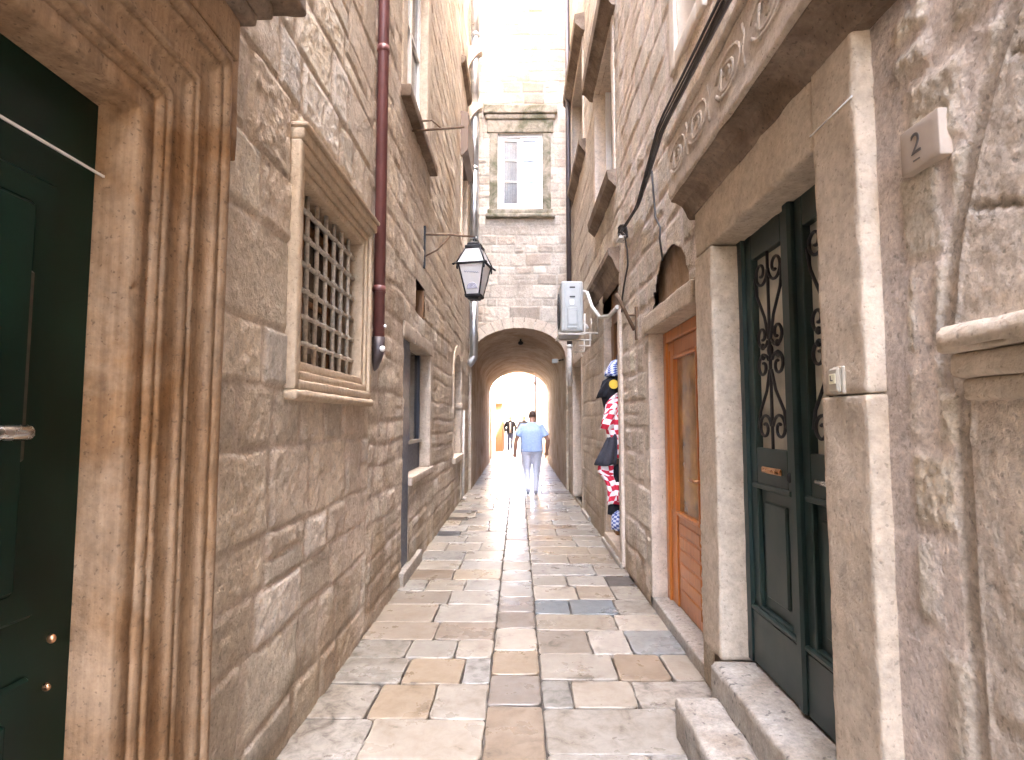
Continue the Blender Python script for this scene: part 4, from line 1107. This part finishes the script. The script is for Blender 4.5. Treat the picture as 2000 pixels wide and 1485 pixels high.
# air conditioner
t = thing('air_conditioner', 'grey air conditioner unit hung on a wire bracket on the right wall', 'air conditioner', (.75, 8.0, 2.72))
mb = MB(); mb.box(.585, .885, 7.62, 8.44, 2.74, 3.44, .025, 2)
bd = mb.build('body', 'plastic_grey', t)
mb = MB(); mb.box(.655, .815, 7.607, 7.622, 2.78, 3.08, .014); mb.box(.67, .80, 7.598, 7.61, 2.83, 3.03, .012); mb.box(.62, .64, 7.61, 7.622, 2.76, 3.42, .006); mb.box(.835, .85, 7.61, 7.622, 2.76, 3.42, .006)
mb.build('service_cover', 'plastic_grey', t)
for z in (3.34, 3.21):
    mb = MB(); mb.box(.70, .775, 7.612, 7.622, z, z + .022, .004); mb.build('grip_slot', 'plastic_dark', t)
mb = MB(); mb.box(.70, .76, 7.612, 7.623, 3.11, 3.18, .004); mb.build('rating_label', 'paint_white', t)
mb = MB()
for r_ in (.06, .11, .16, .21, .255): mb.tube([(.578, 8.03 + r_ * math.cos(k * math.pi / 12), 3.09 + r_ * math.sin(k * math.pi / 12)) for k in range(25)], .006, 5, cap=False)
for k in range(8): mb.tube([(.577, 8.03, 3.09), (.577, 8.03 + .26 * math.cos(k * math.pi / 4), 3.09 + .26 * math.sin(k * math.pi / 4))], .005, 5)
mb.build('fan_guard', 'plastic_dark', t)
mb = MB()
for y in (7.68, 8.36):
    mb.tube([(.56, y, 2.725), (1.10, y, 2.725)], .013, 6); mb.tube([(1.09, y, 2.725), (1.09, y, 3.05)], .012, 6); mb.tube([(.98, y, 2.74), (.98, y, 2.55), (.83, y, 2.55)], .011, 6)
mb.tube([(.56, 7.64, 2.725), (.56, 8.4, 2.725)], .012, 6); mb.tube([(.56, 7.6, 2.70), (.90, 7.6, 2.70), (.90, 7.6, 2.98)], .012, 6)
mb.build('wire_bracket', 'pipe_white', t)
mb = MB(); mb.tube([(.89, 7.66, 3.30), (.93, 7.55, 3.26), (.97, 7.35, 3.02), (1.02, 7.0, 2.82), (1.06, 6.5, 2.74), (1.08, 6.1, 2.77)], .024, 10); mb.tube([(.89, 7.72, 2.86), (.93, 7.68, 2.83), (.95, 7.66, 2.78)], .02, 8); mb.build('hose', 'pipe_white', t)

# cables
rng = random.Random(5)
mb = MB()
for k in range(4):
    pts = []
    for q in range(25):
        f_ = q / 24; y = 1.3 + (5.62 - 1.3) * f_ if q else -1.5
        X = 1.035 - .115 * (1 - f_) ** .5 - .012 * k
        if y < 3.4: X = min(X, .90 - .008 * k)
        else: X = max(.90 - .008 * k, min(1.06, .90 + (y - 3.4) * .11)) - .008 * k
        z = 3.285 + .035 * k * (1 - f_) + .17 * f_ + .010 * math.sin(9 * f_ + k) - .05 * math.sin(math.pi * f_) * (.3 + .2 * k)
        pts.append((X, y, z))
    mb.tube(pts, [.011, .007, .006, .008][k], 7)
for k in range(5):
    mb.tube([(1.06 - .03 * math.sin(q * .7 + k), 5.62 + .09 * math.sin(q * .62 + k), 3.44 + .075 * math.cos(q * .62 + k * .7)) for q in range(11)], .009, 6)
tag(mb.build('power_cable', 'cable_black'), 'bundle of black cables running along the right wall above the carved door hood', 'cable')
mb = MB()
pts = [(1.07, 5.6, 3.40), (1.06, 5.50, 3.34), (1.065, 5.42, 3.20), (1.075, 5.46, 3.05), (1.07, 5.62, 2.92), (1.075, 5.78, 2.80), (1.08, 5.84, 2.66)]
mb.tube(pts, .009, 7); tag(mb.build('power_cable', 'cable_black'), 'thin cable hanging from the coil of wires down towards the shop bracket', 'cable')
mb = MB(); mb.tube([(1.03, 4.24, 3.46), (1.05, 4.28, 3.30), (1.06, 4.27, 3.1), (1.065, 4.15, 2.98), (1.06, 4.16, 2.9), (1.07, 4.12, 2.72)], .008, 7)
tag(mb.build('power_cable', 'cable_black'), 'short cable dropping from the bundle into the blocked fanlight above the orange door', 'cable')
mb = MB(); wbox(mb, 1, 5.55, 5.72, 3.36, 3.385, -.02, .09); tag(mb.build('cable_shelf', 'pipe_white'), 'small pale ledge under the coil of cables on the right wall', 'ledge')

# brackets
t = thing('sign_bracket', 'rusty empty iron bracket on the right wall left of the orange door', 'bracket', (1.08, 5.14, 2.3))
mb = MB(); wbox(mb, 1, 5.12, 5.16, 2.27, 2.58, -.01, .03, .004); mb.build('wall_plate', 'rusty', t)
mb = MB(); mb.tube([(1.065, 5.14, 2.36), (.93, 5.14, 2.64), (.90, 5.14, 2.70)], .018, 7); mb.tube([(1.07, 5.14, 2.50), (.995, 5.14, 2.50)], .009, 6); mb.build('strut', 'rusty', t)
t = thing('line_bracket', 'thin rusty iron arm sticking out below the upper window sill on the left', 'bracket', (-1.1, 5.65, 4.55))
mb = MB(); mb.tube([(-1.12, 5.68, 4.55), (-.56, 5.62, 4.56)], .012, 7); mb.build('arm', 'rusty', t)
mb = MB(); mb.tube([(-1.12, 5.62, 4.62), (-.90, 5.64, 4.645), (-.80, 5.65, 4.56)], .010, 7); mb.build('brace', 'rusty', t)

# number plaque, bell, cord
t = thing('house_number', 'square stone plaque with the number 2 on the rough right wall', 'plaque', (1.08, 1.47, 2.27))
mb = MB(); wstone(mb, 1, 1.395, 1.54, 2.212, 2.335, -.02, .032, r=.004, res=.03, amp=.0006, seed=120); mb.build('plate', 'plaque_stone', t)
text_mesh('2', 'number', .082, 'ink', t, (px(1, .0326), 1.478, 2.279), (0, -1, 0), (0, 0, 1), .0012)
mb = MB(); wbox(mb, 1, 1.466, 1.49, 2.234, 2.238, .02, .0336); mb.build('underline', 'ink', t)
t = thing('doorbell', 'small cream doorbell with a name label on the jamb right of the green door', 'doorbell', (1.03, 1.83, 1.66))
mb = MB(); wbox(mb, 1, 1.80, 1.862, 1.622, 1.712, .055, .068, .004); bp = mb.build('back_plate', 'bell_cream', t)
mb = MB(); wbox(mb, 1, 1.804, 1.858, 1.627, 1.706, .068, .084, .006); mb.build('case', 'bell_cream', t)
mb = MB(); wbox(mb, 1, 1.812, 1.85, 1.655, 1.688, .083, .0865, .002); mb.build('name_label', 'label_yellow', t)
mb = MB(); wbox(mb, 1, 1.836, 1.841, 1.665, 1.682, .086, .0875); wbox(mb, 1, 1.826, 1.836, 1.664, 1.668, .086, .0875); mb.build('label_mark', 'ink', t)
mb = MB(); mb.tube([(px(1, .062), 1.95, 2.545), (px(1, .062), 1.70, 2.545)], .003, 6); tag(mb.build('cord', 'paint_white'), 'thin pale cord stretched across the stone jamb above the green door', 'cord')
t = thing('ceiling_lamp', 'small dark lamp fixed to the crown of the passage vault', 'lamp', (.05, 13.9, 3.5))
mb = MB(); mb.tube([(.05, 13.9, 3.56), (.05, 13.9, 3.47)], .02, 8); mb.build('stem', 'iron', t)
mb = MB(); mb.ellipsoid((.05, 13.9, 3.44), (.07, .07, .05), 10); mb.build('lamp_body', 'iron', t)
t = thing('flood_light', 'small pale flood light on the right springing of the passage vault', 'lamp', (.95, 13.2, 2.9))
mb = MB(); mb.box(.78, .93, 13.1, 13.2, 2.86, 2.96, .015); mb.build('lamp_body', 'plastic_grey', t)
mb = MB(); mb.tube([(.92, 13.15, 2.92), (1.07, 13.15, 2.95)], .018, 8); mb.build('bracket', 'iron', t)

# ================================================================= CLOTHES HUNG AT THE SHOP DOORWAY
def garment(parts, name, mat, label, seed, parent=None, group='clothes hung at the shop doorway'):
    """each part: list of rings (cx, cz, half width x, half depth y) hanging at depth yc, with folds"""
    bm = bmesh.new(); lay = []
    for (yc, rings, nf) in parts:
        seg = 28; rows = []
        for k, (cx, cz, hw, hd) in enumerate(rings):
            r_ = []
            for q in range(seg):
                a = 2 * math.pi * q / seg
                f_ = 1 + .22 * math.sin(a * nf + seed + k * .25) + .12 * math.sin(a * (nf + 3) + k * .5)
                v = bm.verts.new((cx + hw * math.cos(a) * (1 + .05 * math.sin(k * 1.3 + a)), yc + hd * math.sin(a) * f_ + .012 * math.sin(math.cos(a) * 7 + seed), cz + .008 * math.sin(a * 3 + k)))
                r_.append(v); lay.append((a / 6.283 * (hw * 4) + 5, cz + 5, 0))
            rows.append(r_)
        for k in range(len(rows) - 1):
            for q in range(seg):
                f = bm.faces.new([rows[k][q], rows[k][(q + 1) % seg], rows[k + 1][(q + 1) % seg], rows[k + 1][q]]); f.smooth = True
        bm.faces.new(rows[0]); bm.faces.new(list(reversed(rows[-1])))
    bmesh.ops.recalc_face_normals(bm, faces=bm.faces)
    me = bpy.data.meshes.new(name); bm.to_mesh(me); bm.free()
    at = me.attributes.new('Cloth', 'FLOAT_VECTOR', 'POINT'); at.data.foreach_set('vector', np.array(lay, np.float32).ravel())
    o = link(me, name, mat, parent)
    return tag(o, label, None if parent else 'clothing', None if parent else group)
gy = 6.22
garment([(gy, [(1.10, 2.20, .03, .03), (1.09, 2.185, .07, .05), (1.085, 2.13, .10, .07), (1.08, 2.05, .125, .08), (1.08, 2.02, .13, .085)], 3)], 'cap', 'cloth_blue_white', 'blue and white checked cap at the top of the clothes by the shop doorway', 1)
bs = garment([(gy, [(1.11, 2.03, .06, .03), (1.10, 2.01, .12, .05), (1.09, 1.97, .17, .06), (1.08, 1.9, .17, .06), (1.08, 1.78, .16, .06), (1.09, 1.6, .14, .055), (1.09, 1.45, .14, .055)], 3), (gy - .02, [(1.02, 2.0, .04, .03), (.98, 1.93, .06, .04), (.945, 1.85, .07, .045), (.93, 1.78, .075, .05)], 2)], 'shirt', 'cloth_black', 'black t-shirt with a round yellow emblem hanging under the checked cap', 2)
mb = MB(); mb.tube([(1.035, gy - .095, 1.925), (1.035, gy - .085, 1.925)], .05, 20); mb.build('round_emblem', 'logo_yellow', bs)
garment([(gy - .05, [(1.12, 1.83, .04, .03), (1.09, 1.80, .09, .05), (1.07, 1.72, .12, .06), (1.06, 1.6, .13, .06), (1.07, 1.45, .12, .06), (1.08, 1.3, .11, .055), (1.085, 1.2, .10, .05), (1.085, 1.12, .10, .05)], 3), (gy - .08, [(1.05, 1.72, .04, .03), (1.0, 1.62, .06, .045), (.965, 1.52, .07, .05), (.955, 1.44, .075, .05)], 2)], 'jersey', 'cloth_checks', 'red and white checked jersey hanging highest of the two checked ones by the doorway', 3)
garment([(gy - .06, [(1.04, 1.38, .03, .03), (1.01, 1.34, .06, .05), (.98, 1.22, .09, .055), (.95, 1.1, .115, .06), (.94, 1.05, .12, .06)], 2)], 'shirt', 'cloth_charcoal', 'charcoal shirt sleeve hanging between the two red and white checked jerseys', 4)
garment([(gy - .03, [(.98, 1.12, .05, .03), (.945, 1.06, .09, .05), (.94, .98, .085, .05), (.97, .92, .06, .045), (1.0, .86, .06, .045), (1.02, .78, .06, .05), (1.03, .68, .075, .05), (1.035, .63, .08, .05)], 2), (gy - .01, [(1.07, .86, .06, .04), (1.07, .78, .07, .04), (1.07, .66, .07, .04)], 2)], 'jersey', 'cloth_checks', 'red and white checked jersey hanging lower, below the charcoal sleeve', 5)
garment([(gy + .02, [(1.05, 1.05, .06, .03), (1.05, .9, .08, .04), (1.06, .7, .08, .05), (1.06, .55, .09, .05), (1.06, .51, .09, .05)], 2)], 'trousers', 'cloth_black', 'black trousers hanging behind the checked jerseys at the shop doorway', 6)
garment([(gy + .0, [(1.07, .55, .05, .04), (1.07, .52, .065, .05), (1.07, .42, .07, .055), (1.07, .35, .065, .05)], 2)], 'bag', 'cloth_blue_white', 'small blue and white checked bag lowest of the clothes at the shop doorway', 7)
t = thing('clothes_rail', 'thin iron rail carrying the hanging clothes at the shop doorway', 'rail', (1.1, 6.3, 2.2), None)
mb = MB(); mb.tube([(1.11, gy + .1, 2.26), (1.11, gy + .1, .3)], .012, 7); mb.tube([(1.11, gy + .1, 2.1), (.98, gy, 2.05)], .008, 6); mb.build('rail', 'iron', t)

# ================================================================= PEOPLE
def remesh(tubes, vox, name, mat, parent, smooth=3, label=None):
    """lofted limbs fused into one continuous skin"""
    b_ = MB()
    for tb in tubes:
        if tb[0] == 'e': b_.ellipsoid(tb[1], tb[2], 20)
        else: b_.tube(tb[0], tb[1], 16)
    bmesh.ops.recalc_face_normals(b_.bm, faces=b_.bm.faces)
    me = bpy.data.meshes.new('tmp'); b_.bm.to_mesh(me); b_.bm.free()
    o = bpy.data.objects.new('tmp', me); C.objects.link(o)
    r = o.modifiers.new('r', 'REMESH'); r.mode = 'VOXEL'; r.voxel_size = vox; r.use_smooth_shade = True
    if smooth:
        s_ = o.modifiers.new('s', 'SMOOTH'); s_.iterations = smooth; s_.factor = .5
    bpy.context.view_layer.update()
    m2 = bpy.data.meshes.new_from_object(o.evaluated_get(bpy.context.evaluated_depsgraph_get()))
    m2.name = name
    bpy.data.objects.remove(o); bpy.data.meshes.remove(me)
    return link(m2, name, mat, parent, label)
def person(label, loc, heading, P, mats, vox=.011):
    """P: pose; the figure is laid out facing +Y at its own origin, then turned"""
    t = thing('person', label, 'person', loc)
    ca, sa = math.cos(heading), math.sin(heading)
    def W(p): return (loc[0] + p[0] * ca - p[1] * sa, loc[1] + p[0] * sa + p[1] * ca, loc[2] + p[2])
    def T(pts, r): return ([W(p) for p in pts], r)
    g_ = P['girth']; sh = P['sh']; hz = P.get('hip', .93)
    body, top, legs, shoes = [], [], [], []
    lean = P.get('lean', .0)
    nk = (0, .01 + lean, 1.46); hd = (P.get('hx', 0), .05 + lean * 1.4 + P.get('nod', 0), 1.625 - P.get('nod', 0) * .4)
    torso = [((0, 0, hz - .09), (.14 * g_, .10 * g_)), ((0, 0, hz), (.172 * g_, .118 * g_)), ((0, .01, hz + .12), (.165 * g_, .122 * g_)), ((0, .01 + lean * .5, hz + .26), (.175 * g_, .122 * g_)), ((0, .005 + lean * .8, hz + .38), (sh * .93, .115 * g_)), ((0, lean, hz + .46), (sh * .86, .095)), ((0, lean, hz + .515), (sh * .5, .07)), (nk, (.062, .062))]
    # tube() takes (along-up, side): up starts along +X, so order is x, y
    TP = [p for p, r in torso]; TR = [r for p, r in torso]
    body.append(T(TP, TR)); body.append(T([nk, ((nk[0] + hd[0]) / 2, (nk[1] + hd[1]) / 2, (nk[2] + hd[2]) / 2), hd], [.060, .058, .058]))
    H = W(hd)
    body.append(('e', H, (.076, .092, .115)))
    def hp(x, y, z): return W((hd[0] + x, hd[1] + y, hd[2] + z))
    body += [('e', hp(0, .035, -.07), (.05, .055, .05)), ('e', hp(0, .098, -.012), (.013, .02, .02)), ('e', hp(.078, 0, -.005), (.012, .022, .032)), ('e', hp(-.078, 0, -.005), (.012, .022, .032)), ('e', hp(0, .09, -.055), (.024, .012, .008))]
    for s, arm in ((1, P['armR']), (-1, P['armL'])):
        S0 = (s * (sh * .86), lean, hz + .455); E_ = arm[0]; Wr = arm[1]
        body.append(T([(s * sh * .5, lean, hz + .45), S0, tuple((S0[k] + E_[k]) / 2 for k in range(3)), E_, tuple((E_[k] * .6 + Wr[k] * .4) for k in range(3)), Wr], [.06, .063, .052, .044, .045, .030]))
        d = Vector(Wr) - Vector(E_); d.normalize()
        side = Vector((0, 1, 0)); side = (side - d * side.dot(d)).normalized()
        nrm = d.cross(side)
        pc = Vector(Wr) + d * .05
        body.append(T([Wr, tuple(pc), tuple(Vector(Wr) + d * .095)], [(.026, .022), (.042, .020), (.040, .016)]))
        for q, ln in ((-1.5, .058), (-.5, .078), (.5, .084), (1.5, .074)):
            a = Vector(Wr) + d * .085 + side * (q * .021); bq = a + d * ln * .6 - nrm * (s * .008); c_ = a + d * ln * .92 - nrm * (s * .028)
            body.append(T([tuple(a), tuple(bq), tuple(c_)], [.0098, .0092, .0080]))
        a = Vector(Wr) + d * .035 + side * .033
        body.append(T([tuple(a), tuple(a + d * .035 + side * .022), tuple(a + d * .065 + side * .022 - nrm * s * .01)], [.012, .011, .009]))
        k = P.get('sleeve', .55)
        Em = tuple(S0[q] + (E_[q] - S0[q]) * min(k, 1) for q in range(3))
        pts = [(s * sh * .45, lean, hz + .455), (S0[0], S0[1], S0[2] + .006), tuple((S0[q] + Em[q]) / 2 for q in range(3)), Em]; rr = [.075, .079, .076, .078]
        if k > 1:
            pts += [tuple((E_[q] + Wr[q]) / 2 for q in range(3)), tuple(E_[q] + (Wr[q] - E_[q]) * .95 for q in range(3))]; rr = [.075, .079, .068, .06, .056, .046]
        top.append(T(pts, rr))
    body_legs = []
    for s, leg in ((1, P['legR']), (-1, P['legL'])):
        Hp = (s * .085 * g_, 0, hz - .02); K, A, toe = leg
        body.append(T([Hp, tuple((Hp[q] + K[q]) / 2 for q in range(3)), K, tuple(K[q] * .65 + A[q] * .35 for q in range(3)), A], [.088 * g_, .075, .052, .054, .036]))
        legs.append(T([(Hp[0], Hp[1], Hp[2] + .06), Hp, tuple((Hp[q] + K[q]) / 2 for q in range(3)), K, tuple(K[q] * .6 + A[q] * .4 for q in range(3)), (A[0], A[1], A[2] + .0), (A[0], A[1], A[2] - .025)], [.10 * g_, .108 * g_, .082 * g_, .063 * g_, .062, .056, .058]))
        dv = Vector(toe) - Vector((A[0], A[1], A[2] - .05))
        shoes.append(T([(A[0], A[1] - .05, A[2] - .045), (A[0], A[1], A[2] - .04), (A[0], (A[1] + toe[1]) / 2, (A[2] - .05 + toe[2]) / 2), toe], [(.04, .038), (.046, .046), (.046, .036), (.034, .024)]))
        body.append(T([(A[0], A[1], A[2] - .03), (A[0], (A[1] + toe[1]) / 2, (A[2] - .05 + toe[2]) / 2)], [.036, .03]))
    legs.append(T([(0, 0, hz + .06), (0, 0, hz), (0, 0, hz - .1)], [(.178 * g_, .124 * g_), (.186 * g_, .130 * g_), (.165 * g_, .115 * g_)]))
    tz = P.get('hem', hz - .06)
    tp = [((0, 0, tz), (.195 * g_, .138 * g_)), ((0, .005, hz + .03), (.192 * g_, .138 * g_)), ((0, .01, hz + .13), (.186 * g_, .14 * g_)), ((0, .01 + lean * .5, hz + .26), (.19 * g_, .138 * g_)), ((0, .005 + lean * .8, hz + .38), (sh * .99, .128 * g_)), ((0, lean, hz + .465), (sh * .92, .104)), ((0, lean, hz + .525), (sh * .56, .082)), ((0, nk[1] - .01, hz + .56), (.075, .074))]
    top.append(T([p for p, r in tp], [r for p, r in tp]))
    remesh(body, vox * .62, 'body', mats['skin'], t, 2)
    tm = remesh(top, vox, 'shirt' if P.get('sleeve', .5) < 1 else 'jacket', mats['top'], t, 4)
    remesh(legs, vox, 'trousers', mats['legs'], t, 4)
    remesh(shoes, vox * .8, 'shoes', mats['shoes'], t, 2)
    hb = MB()
    hb.ellipsoid(hp(0, -.018, .035), (.080, .088, .092), 16)
    for v in list(hb.bm.verts):
        lz = v.co.z - H[2]
    ho = hb.build('hair', mats['hair'], t)
    for s in (-1, 1):
        e = MB(); e.ellipsoid(hp(s * .030, .081, .015), (.011, .009, .007), 8); e.build('eye', 'ink', t)
    return t, W
Pm = dict(girth=1.22, sh=.225, lean=.03, nod=.03, hx=.02, hip=.93, sleeve=.72, hem=.87,
          armR=((.335, -.03, 1.12), (.315, .07, .88)), armL=((-.325, -.02, 1.12), (-.345, .02, .86)),
          legR=((.10, .06, .50), (.085, .04, .09), (.095, .19, .025)), legL=((-.095, .03, .50), (-.075, -.14, .14), (-.085, .0, .03)))
person('man in a light blue t-shirt and pale trousers walking away towards the passage', (.27, 11.8, 0), 0, Pm, dict(skin='skin', top='cloth_blue', legs='cloth_pale', shoes='ink_pale', hair='hair_dark'))
Pw = dict(girth=.98, sh=.20, hip=.94, sleeve=1.5, hem=.84,
          armR=((.275, -.04, 1.17), (.25, .06, .93)), armL=((-.275, -.02, 1.17), (-.27, .10, .94)),
          legR=((.085, .10, .50), (.08, .10, .09), (.085, .25, .02)), legL=((-.08, .06, .50), (-.08, -.12, .14), (-.08, .02, .03)))
t, W = person('person in an open black jacket and dark jeans walking up from the sunny lane', (-.43, 28.9, 0), math.pi, Pw, dict(skin='skin_light', top='cloth_black', legs='denim', shoes='cloth_black', hair='hair_grey'), .015)
mb = MB(); mb.tube([W((0, .125, .86)), W((0, .133, 1.1)), W((0, .135, 1.25)), W((0, .11, 1.40))], [(.05, .03), (.05, .03), (.045, .03), (.03, .03)], 10); mb.build('shirt_front', 'cloth_white', t)
Pb = dict(girth=1.0, sh=.21, hip=.95, sleeve=1.5, hem=.86,
          armR=((.285, -.04, 1.18), (.26, .05, .93)), armL=((-.285, -.02, 1.18), (-.28, .06, .94)),
          legR=((.085, .05, .50), (.08, .05, .09), (.085, .2, .02)), legL=((-.08, .08, .50), (-.08, -.08, .12), (-.08, .06, .03)))
person('person in a dark jacket half hidden behind the man in light blue', (.24, 26.0, 0), math.pi, Pb, dict(skin='skin_light', top='cloth_charcoal', legs='denim', shoes='cloth_black', hair='hair_dark'), .015)
